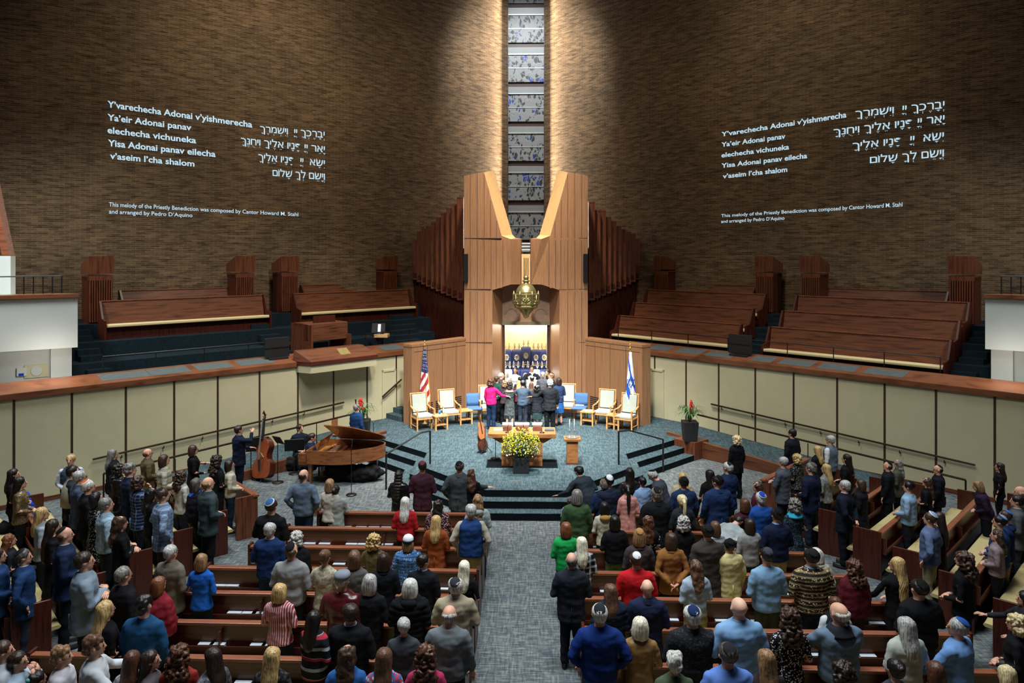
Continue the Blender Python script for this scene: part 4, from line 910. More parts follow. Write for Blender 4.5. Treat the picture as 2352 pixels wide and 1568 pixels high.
# planters with red bromeliads
def bromeliad(x, y, z, h, label, seed):
    r = thing('bromeliad_planter', label, 'planter', (x, y, z)); rg = random.Random(seed)
    MB().hexa([(-.19,-.19,0),(.19,-.19,0),(.19,.19,0),(-.19,.19,0)], [(-.23,-.23,h),(.23,-.23,h),(.23,.23,h),(-.23,.23,h)]).build('pot', M_MATT, r, bevel=.006)
    mb = MB()
    for i in range(46):
        a = rg.uniform(0, 6.28); L = rg.uniform(.25,.55); up = rg.uniform(.25,.5); w = Vector((-math.sin(a), math.cos(a), 0))*rg.uniform(.012,.022); d = Vector((math.cos(a), math.sin(a), 0))
        pts = [d*.03+Vector((0,0,h)), d*L*.45+Vector((0,0,h+up)), d*L*.8+Vector((0,0,h+up*.9)), d*L+Vector((0,0,h+up*.55))]
        ws_ = (.8,1,.7,.05); V_ = []
        for p, q in zip(pts, ws_): V_ += [p-w*q, p+w*q, p+Vector((0,0,-.006))]
        mb.add(V_, [f for k in range(3) for f in ((k*3,k*3+1,k*3+4,k*3+3),(k*3+1,k*3+2,k*3+5,k*3+4),(k*3+2,k*3,k*3+3,k*3+5))])
    mb.build('leaves', plain('deep_leaf', sr(70,104,52), .5), r)
    for j in range(3):
        mb = MB(); cx, cy = rg.uniform(-.1,.1), rg.uniform(-.05,.05)
        for i in range(12):
            a = i*2.4; q = .05*(1-i/14); mb.ball((cx+q*math.cos(a), cy+q*math.sin(a), h+.34+i*.026), (.02,.02,.04), 6, 5)
        mb.tube([(cx,cy,h),(cx,cy,h+.4)], .01, 5); mb.build('red_flower', plain('red_bract', sr(196,44,36), .5), r)
x, y = P(1586, 1013, .55); bromeliad(x, y+.1, .55, .60, 'tall black planter of red bromeliads on the wooden plinth, blue-star flag side', 5)
bromeliad(-x-.05, y+.1, .55, .60, 'tall black planter of red bromeliads behind the singer at the piano', 9)
# flags
def flag(x, y, z0, ztop, kind, label):
    r = thing('flag', label, 'flag', (x, y, z0)); H = ztop-z0
    MB().tube([(0,0,0),(0,0,H-.2)], .016, 8).build('pole', M_OAKC, r); MB().lathe([(.16,0),(.15,.04),(.04,.07),(.03,.1)], 18).build('base', M_BRASS, r, True)
    mb = MB(); mb.lathe([(.02,0),(.03,.04),(.045,.07),(.03,.1),(.015,.14),(.03,.18),(.003,.24)], 10, (0,0,H-.2)); mb.build('finial', plain('gold_finial', sr(214,180,90), .3, .8), r, True)
    rows = []; n, m = 26, 44; zt = H-.26; zb = zt-2.0
    for j in range(m+1):
        v = j/m; z = zt+(zb-zt)*v; w = .045+.13*min(1, v*1.35); row = []
        for i in range(n+1):
            u = i/n; fold = math.sin(u*math.pi*4.5+v*1.2)*.05*min(1, .3+v)
            row.append((-w+2*w*u*(1-.0*v)+.02*v, -.03+fold-.02, z-.16*v*(u-.5)*(1 if kind == 'us' else -.6)))
        rows.append(row)
    V = [p for r_ in rows for p in r_]; Fs = []; MI = []; k_ = n+1
    for j in range(m):
        for i in range(n):
            Fs.append((j*k_+i, j*k_+i+1, (j+1)*k_+i+1, (j+1)*k_+i)); u, v = (i+.5)/n, (j+.5)/m
            if kind == 'us': MI.append(0 if v < .40 and True else (1 if int((u*3.0+v*9.5)) % 2 else 2))
            else:
                q = v-.33*u
                MI.append(1 if (.02 < v-.55*u < .17) or (.74 < v-.55*(u-.55) < .93 and True) else 2)
    me = bpy.data.meshes.new('cloth'); me.from_pydata(V, [], Fs)
    if kind == 'us': ms = [plain('flag_navy', sr(36,44,92), .8), plain('flag_red', sr(160,34,44), .8), plain('flag_white', sr(222,218,206), .8)]
    else: ms = [plain('flag_white2', sr(226,228,224), .8), plain('flag_blue', sr(24,82,180), .8), plain('flag_white3', sr(226,228,224), .8)]
    for q in ms: me.materials.append(q)
    me.polygons.foreach_set('material_index', MI); me.polygons.foreach_set('use_smooth', [True]*len(MI)); me.update()
    o = bpy.data.objects.new('cloth', me); COL.objects.link(o); o.parent = r; sd = o.modifiers.new('thick', 'SOLIDIFY'); sd.thickness = .006
    mb = MB()
    def at(u, v):
        j = min(m, max(0, v*m)); i = min(n, max(0, u*n)); a = Vector(rows[int(j)][int(i)]); return a + Vector((0, -.014, 0))
    if kind == 'us':
        for jj in range(9):
            for ii in range(5):
                c = at(.12+.19*ii+(.08 if jj % 2 else 0), .05+.038*jj); pts = []
                for q in range(10): a = math.pi/2+q*math.pi/5; rr = .015 if q % 2 == 0 else .006; pts.append((c.x+rr*math.cos(a)*.8, c.y, c.z+rr*math.sin(a)))
                pts2 = [(a, b+.01, c_) for a, b, c_ in pts]; mb.loft([pts, pts2])
        mb.build('stars', ms[2], r); MB().tube([at(.98, q/10) for q in range(4, 11)], .012, 6).build('gold_fringe', plain('gold_fringe', sr(206,160,70), .6), r)
    else:
        c = at(.5, .50); c = Vector((c.x, -.1, c.z))
        for rot in (0, math.pi):
            t3 = [(c.x+.135*math.cos(a), c.y, c.z+.19*math.sin(a)) for a in (math.pi/2+rot, math.pi*7/6+rot, math.pi*11/6+rot)]
            mb.tube(t3+[t3[0], t3[1]], .013, 6)
        mb.build('blue_star', ms[1], r)
    return r
x, y = Pd(976, 970, 25.55)[:2]; flag(x, y-.05, .5, CAM_Z-(783-HY)*25.55/F_PX, 'us', 'stars and stripes flag hanging on a pole with gold finial')
x, y = Pd(1447, 970, 25.1)[:2]; flag(x, y-.05, .5, CAM_Z-(790-HY)*25.1/F_PX, 'il', 'white flag with blue stripes and blue six pointed star on a pole')
# ---------------------------------------------------------------- guitar, microphone stand, music stands
M_GBODY = plain('guitar_spruce', sr(170,104,60), .25, 0, .6); M_GSIDE = plain('guitar_mahogany', sr(70,34,22), .25, 0, .6)
def fiddle(parent, sc, sharp, body_mat, side_mat, depth_):
    """outline body in local XZ, front towards -Y, bottom at z=0"""
    if sharp: out = [(0,0),(.25,.0),(.34,.10),(.36,.26),(.33,.42),(.22,.50),(.19,.62),(.23,.74),(.28,.84),(.22,.98),(.06,1.12)]
    else: out = [(0,0),(.13,.0),(.19,.07),(.20,.16),(.17,.24),(.125,.30),(.14,.38),(.14,.44),(.08,.49),(.03,.50)]
    pts = [(x*sc, z*sc) for x, z in out]; full = pts + [(-x, z) for x, z in pts[::-1] if x > 0]
    # round the outline
    def sub(p):
        q = []
        for i in range(len(p)): a, b = p[i], p[(i+1) % len(p)]; q += [(a[0]*.75+b[0]*.25, a[1]*.75+b[1]*.25), (a[0]*.25+b[0]*.75, a[1]*.25+b[1]*.75)]
        return q
    full = sub(sub(full)); d = depth_
    MB().loft([[(x, y, z) for x, z in full] for y in (0, d)]).build('body_sides', side_mat, parent, bevel=.006)
    MB().loft([[(x*.99, y, z*.99+.005) for x, z in full] for y in (-.008, 0.002)]).build('soundboard', body_mat, parent)
x, y = P(1114, 1040, .5)
gt = thing('guitar', 'brown acoustic guitar held upright on a floor stand beside the reading table', 'guitar', (x, y, .58), R(48)); gt.rotation_euler = (R(-12), 0, R(60))
fiddle(gt, 1.0, False, M_GBODY, M_GSIDE, .1)
MB().box(-.025,-.012,.48,.025,.012,.86).build('neck', M_GSIDE, gt); MB().box(-.035,-.01,.86,.035,.01,1.02).build('headstock', M_GSIDE, gt); MB().lathe([(.045,-.012),(.045,-.009)], 16).build('sound_hole', M_MATT, gt).rotation_euler = (R(90), 0, 0)
gt.children[-1].location = (0, -.0, .33); MB().box(-.06,-.02,.13,.06,-.008,.15).build('bridge', M_MATT, gt)
gs = thing('guitar_stand', 'black folding floor stand under the guitar', 'stand', (x, y, .505))
for a in (0, 2.1, 4.2): MB().tube([(0,0,.25),(.22*math.cos(a), .22*math.sin(a), .01)], .009, 6).build('leg', M_BLACK, gs)
MB().tube([(0,.05,.2),(0,.12,.75)], .01, 6).build('upright', M_BLACK, gs); MB().tube([(-.1,-.08,.10),(0,.02,.1),(.1,-.08,.1)], .008, 6).build('cradle', M_BLACK, gs)
def mic_stand(x, y, z, h, label, boom=(0, 0, 0), name='microphone_stand'):
    r = thing(name, label, 'microphone stand', (x, y, z))
    MB().lathe([(.14,0),(.14,.015),(.02,.03)], 18).build('base', M_BLACK, r, True); MB().tube([(0,0,.02),(0,0,h)], .010, 6).build('pole', M_BLACK, r)
    b = Vector((0,0,h)); e = b + Vector(boom)
    if Vector(boom).length > .01: MB().tube([b, e], .008, 6).build('boom', M_BLACK, r)
    MB().tube([e, e+Vector((0,-.02,.1)), e+Vector((0,-.03,.13))], [.014,.022,.026], 8).build('microphone', M_BRONZE, r); return r
x, y = P(1138, 1053, .5); mic_stand(x, y, .505, .55, 'low black microphone stand between guitar and reading table')
x, y = P(807, 1137, 0); mic_stand(x, y, .01, 1.25, 'black round base microphone stand in front of the grand piano', (0, .1, .05))
x, y = P(1106, 1000, .5); mic_stand(x, y+.2, .505, .9, 'black microphone stand rising above the guitar', (.0, .05, .05))
x, y = P(858, 1045, .4); mic_stand(x, y, .345, 1.0, 'boom microphone stand reaching towards the singer beside the planter', (-.55, .1, .55))
def music_stand(x, y, z, h, a, wd, ht, label):
    r = thing('music_stand', label, 'music stand', (x, y, z), a)
    MB().lathe([(.16,0),(.15,.02),(.02,.04)], 18).build('base', M_BLACK, r, True); MB().tube([(0,0,.02),(0,0,h)], .012, 6).build('pole', M_BLACK, r)
    MB().hexa([(-wd/2,-.10,h-.05),(wd/2,-.10,h-.05),(wd/2,-.08,h-.06),(-wd/2,-.08,h-.06)], [(-wd/2,.06,h-.05+ht),(wd/2,.06,h-.05+ht),(wd/2,.08,h-.06+ht),(-wd/2,.08,h-.06+ht)]).build('desk', M_MATT, r)
    MB().box(-wd/2,-.14,h-.06,wd/2,-.09,h-.04).build('lip', M_BLACK, r); return r
x, y = P(638, 1108, 0); music_stand(x, y, 0.005, 1.12, R(150), .30, .22, 'slim black music stand between bass and piano')
x, y = P(591, 1100, 0); music_stand(x, y, .005, .82, R(200), .62, .42, 'wide black music stand in front of the bass player')
x, y = P(676, 1088, 0); music_stand(x, y, .005, .70, R(195), .55, .36, 'black music stand before the seated bearded musician')
x, y = P(820, 1040, .0); music_stand(x, y, .005, 1.0, R(180), .45, .3, 'grey topped music stand in front of the singer')
# ---------------------------------------------------------------- grand piano
M_PNO = wood('piano_walnut', sr(136,84,46), sr(98,56,28), .22, (2,2,10), .6)
x, y = P(790, 1110, 0)
pn = thing('grand_piano', 'brown walnut grand piano with raised lid below the bema steps', 'piano', (x-.1, y+.35, 0), R(-97)); pn.scale = (.92, .86, .96)
# local: keyboard at -Y side... plan outline, keyboard edge along x at y=-.95, tail to +y
ol = [(-.75,-.95),(.75,-.95),(.75,-.35),(.74,.1),(.62,.45),(.36,.75),(.12,1.05),(-.15,1.25),(-.45,1.3),(-.68,1.15),(-.75,.9)]
def sub_open(p): 
    q = [p[0], p[1], p[2]]
    for i in range(2, len(p)-1): a, b = p[i], p[i+1]; q += [(a[0]*.7+b[0]*.3, a[1]*.7+b[1]*.3), (a[0]*.3+b[0]*.7, a[1]*.3+b[1]*.7)]
    return q + [p[-1]]
po = sub_open(sub_open(ol)); inn = [(a*.955, b*.965) for a, b in po]
n = len(po); mb = MB()
v = [(a,b,.62) for a,b in po]+[(a,b,1.0) for a,b in po]+[(a,b,1.0) for a,b in inn]+[(a,b,.78) for a,b in inn]
fs = [(i,(i+1)%n,n+(i+1)%n,n+i) for i in range(n)]+[(n+i,n+(i+1)%n,2*n+(i+1)%n,2*n+i) for i in range(n)]+[(2*n+i,2*n+(i+1)%n,3*n+(i+1)%n,3*n+i) for i in range(n)]+[tuple(range(n))[::-1], tuple(range(3*n,4*n))]
mb.add(v, fs).build('rim', M_PNO, pn)
MB().prism([(a*.93, b*.93) for a, b in po], .785, .80).build('soundboard', plain('piano_gold', sr(150,108,56), .4, .3), pn)
mb = MB()
for k in range(-6, 7): mb.tube([(k*.1,-.55,.84),(k*.085-.08,.9-abs(k)*.04,.84)], .006, 4)
mb.box(-.7,-.62,.8,.7,-.52,.86).box(-.66,-.1,.80,.5,.0,.87); mb.build('strings', M_GBODY, pn)
MB().box(-.75,-1.2,.58,.75,-.9,.70).build('key_bed', M_PNO, pn, bevel=.01)
MB().box(-.62,-1.17,.70,.62,-.98,.73).build('white_keys', M_IVORY, pn); mb = MB(); [mb.box(-.6+.035*k,-1.09,.73,-.585+.035*k,-.99,.745) for k in range(35) if k % 7 not in (2,6)]; mb.build('black_keys', M_MATT, pn)
for x_ in (-.75,.66): MB().box(x_,-1.2,.58,x_+.09,-.9,.92).build('arm', M_PNO, pn, bevel=.01)
MB().hexa([(-.4,-.72,.98),(.4,-.72,.98),(.4,-.69,.98),(-.4,-.69,.98)], [(-.4,-.6,1.24),(.4,-.6,1.24),(.4,-.57,1.24),(-.4,-.57,1.24)]).build('music_desk', M_PNO, pn)
# lid hinged on the straight side x=-.75 
lid = [(a, b) for a, b in po if b > -.4] ; lid = [(-.75,-.42),(.75,-.42)] + [(a,b) for a,b in po[2:]]
an = R(27); f = lambda a, b, z: (-.75+(a+.75)*math.cos(an)-z*math.sin(an), b, 1.01+(a+.75)*math.sin(an)+z*math.cos(an))
MB().add([f(a,b,0) for a,b in lid]+[f(a,b,.025) for a,b in lid], [tuple(range(len(lid)))[::-1], tuple(range(len(lid),2*len(lid)))]+[(i,(i+1)%len(lid),len(lid)+(i+1)%len(lid),len(lid)+i) for i in range(len(lid))]).build('lid', M_PNO, pn)
MB().tube([(.6,-.1,1.0),(.42,-.05,1.0+1.17*math.sin(an)-.0)], .012, 6).build('lid_prop', M_PNO, pn)
for lx, ly in ((-.6,-.85),(.6,-.85),(-.25,1.0)): MB().loft([[(lx+q*a, ly+q*b, z) for a, b in ((-1,-1),(1,-1),(1,1),(-1,1))] for z, q in ((.06,.035),(.5,.06),(.62,.075))]).lathe([(.03,0),(.03,.06)], 8, (lx,ly,0)).build('leg', M_PNO, pn)
MB().box(-.1,-.75,.12,.1,-.65,.62).build('pedal_lyre', M_PNO, pn)
x, y = P(706, 1105, 0); pb = thing('piano_bench', 'dark cushioned bench under the pianist', 'bench', (x, y+.25, 0), R(-97))
MB().box(-.38,-.18,.42,.38,.18,.50).build('cushion', M_MATT, pb, bevel=.02)
for a in (-.33,.33):
    for b in (-.13,.13): MB().box(a-.02,b-.02,0,a+.02,b+.02,.42).build('leg', M_MATT, pb)
x, y = P(783, 1013, .2); wc = thing('wooden_chair', 'brown wooden chair back behind the piano beside the singer', 'chair', (x, y, .012), R(-100))
MB().box(-.22,-.2,.42,.22,.22,.46).build('seat', M_OAK2, wc, bevel=.01); MB().box(-.22,-.24,.55,.22,-.20,.95).build('backrest', M_OAK2, wc, bevel=.04)
for a in (-.19,.19):
    for b in (-.2,.18): MB().tube([(a,b,.43),(a*1.1,b*1.1,0)], .016, 6).build('leg', M_OAK2, wc)
# draped black bags under the piano, instrument cases
M_CLOTHB = plain('black_cloth', (.012,.012,.013), .95, 0, .1)
def bag(px, py, z, r, label, name='bag', seed=1, mat=None, cat='bag', rz=0):
    x, y = P(px, py, z); rg = random.Random(seed); mb = MB()
    for k in range(5): a = rg.uniform(0, 6.28); mb.ball((r[0]*.5*math.cos(a), r[1]*.5*math.sin(a), r[2]*.5), (r[0]*rg.uniform(.35,.6), r[1]*rg.uniform(.4,.7), r[2]*rg.uniform(.45,.95)), 14, 9)
    v, f, nr = blob(mb, .03, 3); v = wob(v, nr, .07, 7, seed); v = wob(v, nr, .03, 18, seed); v[:, 2] = np.maximum(v[:, 2], 0)
    o = MB().add(v.tolist(), f).build(name, mat or M_CLOTHB, smooth=True, loc=(x, y, z), rz=rz); return tag(o, label, cat)
bag(812, 1100, .01, (.85,.4,.42), 'large black cloth bags heaped under the grand piano', 'cloth_bag', 2)
bag(672, 1076, .01, (.6,.3,.36), 'black instrument bag on the floor behind the pianist', 'instrument_bag', 4)
bag(12, 1222, .47, (.22,.14,.16), 'black bag with a white emblem lying on the gold cushion', 'handbag', 6)
bag(72, 1332, .47, (.17,.12,.18), 'black handbag on the gold cushion beside the blue suit', 'handbag', 7)
bag(722, 1063, .01, (.3,.2,.12), 'cream papers and cloth dropped beside the piano bench', 'cloth_bundle', 9, M_IVORY, 'bundle')
# double bass
M_BASSB = plain('bass_front', sr(128,58,30), .25, 0, .6); M_BASSS = plain('bass_sides', sr(74,28,16), .3, 0, .6)
x, y = P(588, 1108, 0)
db = thing('double_bass', 'reddish brown double bass leaning on the player in dark suit', 'double bass', (x+.12, y, .12), 0)
fiddle(db, 1.0, True, M_BASSB, M_BASSS, .2); db.rotation_euler = (R(-14), R(-10), R(-28))
MB().tube([(0,0,-.12),(0,.05,.02)], .01, 6).build('endpin', M_BLACK, db)
MB().box(-.03,-.05,1.05,.03,.02,1.62).build('neck', M_MATT, db); MB().tube([(0,0,1.6),(0,.02,1.72),(0,-.04,1.82),(0,-.06,1.76)], [.035,.03,.025,.02], 8).build('scroll', M_BASSS, db)
for k in range(4): MB().tube([((-1)**k*.09,0,1.64+.04*k),(-(-1)**k*.03,0,1.64+.04*k)], .008, 6).build('tuning_peg', M_BASSS, db)
MB().hexa([(-.02,-.07,.18),(.02,-.07,.18),(.02,-.05,.18),(-.02,-.05,.18)], [(-.05,-.1,.5),(.05,-.1,.5),(.05,-.08,.5),(-.05,-.08,.5)]).build('tailpiece', M_MATT, db)
MB().hexa([(-.09,-.02,.56),(.09,-.02,.56),(.09,0,.56),(-.09,0,.56)], [(-.06,-.1,.68),(.06,-.1,.68),(.06,-.08,.68),(-.06,-.08,.68)]).build('bridge', M_TAN, db)
for k in range(4): MB().tube([(-.03+.02*k,-.1,.5),(-.03+.02*k,-.12,.68),(-.018+.012*k,-.06,1.6)], .004, 4).build('string', M_SILV, db)
# clothing and objects lying about the pews
x, y = P(84, 1160, .6); cc = thing('folding_chair', 'chair buried under a bright blue coat by the cream wall', 'chair', (x, y, 0), R(-40))
MB().box(-.22,-.22,.42,.22,.22,.45).build('seat', M_BLACK, cc)
MB().box(-.22,-.24,.45,.22,-.21,.85).build('backrest', M_BLACK, cc)
for a in (-.2,.2):
    for b in (-.2,.2): MB().tube([(a,b,.43),(a,b,0)], .012, 6).build('leg', M_BLACK, cc)
mb = MB(); mb.tube([(-.26,-.2,.80),(0,-.24,.88),(.26,-.2,.80)], [.07,.09,.07], 10); mb.loft([[(x, -.22+y, z) for x, y in ((-w,-.08),(w,-.08),(w,.10),(-w,.10))] for z, w in ((.45,.34),(.62,.31),(.84,.26))]); mb.tube([(-.26,-.2,.8),(-.36,-.1,.6),(-.34,-.05,.42)], [.07,.06,.045], 8)
v, f, nr = blob(mb, .02, 4); v = wob(v, nr, .06, 9, 1, .5); v = wob(v, nr, .02, 22, 2)
o = MB().add(v.tolist(), f).build('blue_coat', plain('royal_blue_nylon', sr(10,66,190), .5), smooth=True, loc=(x, y, 0), rz=R(-40)); tag(o, 'bright royal blue coat hanging over a chair by the cream wall', 'coat')
x, y = P(1062+20, 1545, 0)
x = -.98; wl = thing('folded_wheelchair', 'folded black wheelchair at the aisle end beside the grey sweater', 'wheelchair', (x, 8.95, .0))
for sx in (-.09, .09):
    MB().tube([(sx, .3*math.cos(a), .32+.3*math.sin(a)) for a in [2*math.pi*k/24 for k in range(25)]], .016, 6).build('wheel', M_MATT, wl); MB().tube([(sx,-.25,.35),(sx,-.28,.92),(sx,-.38,.95)], .014, 6).build('push_handle', M_BLACK, wl)
    MB().tube([(sx, .45+.08*math.cos(a), .09+.08*math.sin(a)) for a in [2*math.pi*k/12 for k in range(13)]], .012, 6).build('caster', M_MATT, wl); MB().tube([(sx,-.28,.6),(sx,.25,.62),(sx,.3,.4),(sx,.48,.12)], .012, 6).build('side_frame', M_BLACK, wl)
MB().box(-.06,-.25,.45,.06,.22,.9).build('folded_seat', M_CLOTHB, wl, bevel=.03)
# ---------------------------------------------------------------- people: body, clothing, hair
# arm poses: (elbow, wrist, hand dir) per side, x mirrored for side -1
POSE = {
 'down': ((.245,-.02,1.14), (.250,.07,.90), (0,.25,-1)),
 'front': ((.255,-.03,1.13), (.085,.22,1.04), (-.8,.3,-.15)),
 'pocket': ((.30,-.08,1.15), (.215,.05,.96), (-.2,.3,-1)),
 'behind': ((.275,-.10,1.14), (.055,-.205,.95), (-.7,.0,-.5)),
 'lean': ((.29,.14,1.16), (.27,.38,.99), (.1,1,-.1)),
 'cross': ((.26,.06,1.13), (-.07,.22,1.19), (-1,-.1,.1)),
 'hug': ((.34,.12,1.20), (.52,.20,1.17), (.9,.25,-.1)),
 'out': ((.32,.16,1.22), (.36,.42,1.16), (.2,1,.1)),
 'face': ((.24,.12,1.20), (.06,.20,1.47), (-.2,-.3,1)),
 'bassn': ((.30,.18,1.38), (.16,.26,1.58), (-.5,.5,.6)),
 'play': ((.25,.10,1.12), (.20,.36,1.08), (0,1,-.2)),
}
def pose_of(p):
    if '/' in p: a, b = p.split('/')
    else: a = b = p
    return POSE[a], POSE[b]        # x<0 side, x>0 side
CACHE = {}
def cached(key, fn):
    if key not in CACHE: CACHE[key] = fn()
    return CACHE[key]
def hand(mb, w, d, sx):
    d = Vector(d); d.x *= sx; d.normalize(); w = Vector(w)
    side = d.cross(Vector((0,.35,1))); side = side.normalized() if side.length > .1 else Vector((0,1,0)); nrm = side.cross(d).normalized()
    mb.tube([w-d*.02, w+d*.03, w+d*.085], [(.024,.02),(.04,.016),(.036,.013)], 8)
    for k, (o, L) in enumerate(((-.03,.068),(-.010,.078),(.010,.074),(.029,.058))):
        b = w+d*.08+side*o; mb.tube([b, b+d*L*.45-nrm*.006, b+d*L*.75-nrm*.02, b+d*L*.9-nrm*.036], [.0095,.009,.008,.006], 6)
    b = w+d*.025-side*.03; mb.tube([b, b-side*.025+d*.03, b-side*.028+d*.06-nrm*.01], [.012,.010,.007], 6)
def body_mesh(sex, pose, sit):
    fm = sex == 'F'; mb = MB(); kx = .9 if fm else 1.0
    mb.loft([ering(z, c, rx*kx, ry) for z, c, rx, ry in ((.84,0,.14,.10),(.92,0,.155,.105),(1.05,0,.135,.095),(1.15,0,.135,.095),(1.28,0,.16,.105),(1.38,0,.165,.10),(1.44,0,.13,.08),(1.49,-.005,.06,.055))])
    mb.tube([(0,-.012,1.42),(0,0,1.60)], [.062 if not fm else .052, .054 if not fm else .046], 12)
    A = pose_of(pose)
    for sx, (el, wr, hd) in zip((-1, 1), A):
        mb.tube([(sx*.15*kx,0,1.40),(sx*el[0]*kx,el[1],el[2]),(sx*wr[0]*kx,wr[1],wr[2])], [.05,.04,.026], 10); mb.ball((sx*el[0]*kx,el[1],el[2]), .038, 8, 6)
        if sit: mb.tube([(sx*.08,0,.90),(sx*.12,.44,.92),(sx*.12,.46,.5)], [.085,.06,.04], 10); mb.ball((sx*.12,.44,.92), .06, 8, 6)
        else: mb.tube([(sx*.085,0,.90),(sx*.09,.01,.5),(sx*.095,-.02,.08)], [.085,.055,.036], 10)
    mb.ball((0,-.007,1.658), (.074,.097,.094), 18, 12); mb.ball((0,.028,1.588), (.055,.064,.068), 14, 9); mb.ball((0,.05,1.63), (.055,.045,.05), 12, 8)
    mb.tube([(0,.088,1.655),(0,.112,1.612),(0,.095,1.600)], [.009,.014,.010], 8); mb.ball((0,.075,1.545), (.022,.02,.016), 8, 5)
    for sx in (-1, 1): mb.ball((sx*.077,-.005,1.628), (.013,.022,.033), 8, 6)
    v, f, nr = blob(mb, .0125, 3)
    h = MB()
    for sx, (el, wr, hd) in zip((-1, 1), A): hand(h, (sx*wr[0]*kx, wr[1], wr[2]), hd, sx)
    for sx in (-1, 1): h.cur = 1; h.ball((sx*.030,.084,1.640), (.012,.009,.006), 8, 5); h.cur = 2; h.ball((sx*.031,.087,1.662), (.018,.008,.004), 8, 4)
    h.cur = 3; h.ball((0,.090,1.578), (.022,.010,.006), 8, 4)
    n = len(v); v = np.vstack([v, np.array(h.v)]); return v, f + [tuple(i+n for i in q) for q in h.f], [0]*len(f)+h.mi
TOPS = {  # rings (z, cy, rx, ry), sleeve radii, hem style
 'J': [(.74,0,.195,.150),(.80,0,.195,.148),(.95,0,.186,.140),(1.10,0,.178,.135),(1.22,0,.190,.142),(1.34,-.005,.205,.142),(1.41,-.005,.198,.122),(1.455,-.008,.140,.095),(1.50,-.01,.075,.072)],
 'S': [(.86,0,.180,.140),(.90,0,.192,.150),(1.00,0,.190,.148),(1.12,0,.182,.142),(1.24,0,.190,.145),(1.34,-.005,.200,.140),(1.41,-.005,.186,.118),(1.455,-.008,.125,.090),(1.495,-.01,.075,.070)],
 'B': [(.84,0,.190,.145),(.92,0,.180,.138),(1.05,0,.158,.122),(1.15,0,.162,.124),(1.26,.005,.178,.140),(1.34,0,.186,.132),(1.41,-.005,.172,.110),(1.455,-.008,.115,.085),(1.49,-.01,.068,.064)],
 'C': [(.48,0,.230,.180),(.60,0,.220,.170),(.80,0,.205,.158),(1.0,0,.195,.148),(1.15,0,.190,.145),(1.28,0,.202,.150),(1.36,-.005,.208,.144),(1.42,-.005,.190,.120),(1.46,-.008,.135,.095),(1.51,-.01,.085,.080)],
 'D': [(.50,0,.225,.170),(.62,0,.205,.155),(.85,0,.185,.142),(.95,0,.175,.135),(1.06,0,.150,.115),(1.16,0,.155,.120),(1.27,.005,.174,.138),(1.35,0,.180,.130),(1.41,-.005,.165,.108),(1.455,-.008,.11,.082),(1.485,-.01,.062,.06)],
 'W': [(.90,0,.26,.20),(1.0,0,.27,.20),(1.12,0,.262,.195),(1.25,0,.25,.185),(1.35,-.005,.225,.160),(1.42,-.005,.18,.125),(1.47,-.008,.12,.09),(1.51,-.01,.085,.08)],
}
def top_mesh(sex, kind, pose, seed):
    fm = sex == 'F'; base = {'P':'C', 'V':'S', 'H':'S', 'L':'J'}.get(kind, kind); rg = TOPS[base]; kx = .91 if fm else 1.0
    if kind == 'P': rg = [(max(z, .72+.001*i), c, x*1.05, y*1.06) for i, (z, c, x, y) in enumerate(rg) if z > .55]
    if kind == 'H' and not fm: rg = [(z, c, x*.98, y*.97) for z, c, x, y in rg]
    mb = MB(); mb.loft([ering(z+(.012 if z > 1.3 else 0), c, rx*kx*1.05, ry*(.98 if fm else 1.04)) for z, c, rx, ry in rg])
    k = {'P':1.28, 'J':1.06, 'C':1.15, 'W':1.2, 'B':.86, 'D':.84, 'S':1.05, 'H':1.02, 'L':1.15, 'V':1.0}[kind]*(.92 if fm else 1)
    if kind != 'V':
        for sx, (el, wr, hd) in zip((-1, 1), pose_of(pose)):
            w = Vector((sx*wr[0]*kx, wr[1], wr[2])); e = Vector((sx*el[0]*kx, el[1], el[2])); w = e+(w-e)*.94
            mb.tube([(sx*.165*kx,-.005,1.405),(sx*(.165+(el[0]-.165)*.35)*kx*1.03,el[1]*.4-.005,1.405+(el[2]-1.405)*.3),e,(e+w)/2+Vector((0,0,-.004)),w], [.066*k,.064*k,.054*k,.049*k,.041*k], 12); mb.ball(tuple(e), .053*k, 8, 6)
            mb.ball((sx*.165*kx,-.005,1.402), (.066*k,.068*k,.062*k), 10, 7)
    v, f, nr = blob(mb, .0165, 3)
    v = wob(v, nr, .016 if kind in 'CWL' else .011, 7.0, seed*3.1, 1.6); v = wob(v, nr, .006, 19.0, seed*1.7, 1.0)
    if kind == 'P': v = v + nr*(.012*np.abs(np.sin(v[:, 2]*math.pi/.085)))[:, None]
    hem = v[:, 2] < rg[0][0]+.05
    return v, f, None
def bottom_mesh(kind, sit):
    mb = MB()
    if kind == 'T':
        mb.loft([ering(z, 0, rx, ry) for z, rx, ry in ((.80,.15,.115),(.88,.165,.122),(.98,.145,.105),(1.04,.12,.09))])
        for sx in (-1, 1):
            if sit: mb.tube([(sx*.08,0,.88),(sx*.125,.40,.92),(sx*.125,.46,.90),(sx*.12,.47,.55)], [.10,.085,.078,.062], 12)
            else: mb.tube([(sx*.085,0,.88),(sx*.090,.012,.50),(sx*.095,-.012,.28),(sx*.095,-.015,.07)], [.098,.077,.068,.066], 12)
    else: mb.loft([ering(z, 0, rx, ry) for z, rx, ry in ((.46,.20,.155),(.60,.195,.15),(.80,.18,.14),(.90,.165,.122),(1.0,.13,.10))])
    v, f, nr = blob(mb, .018, 3); return wob(v, nr, .010, 8.0, 2.0, 1.4), f, None
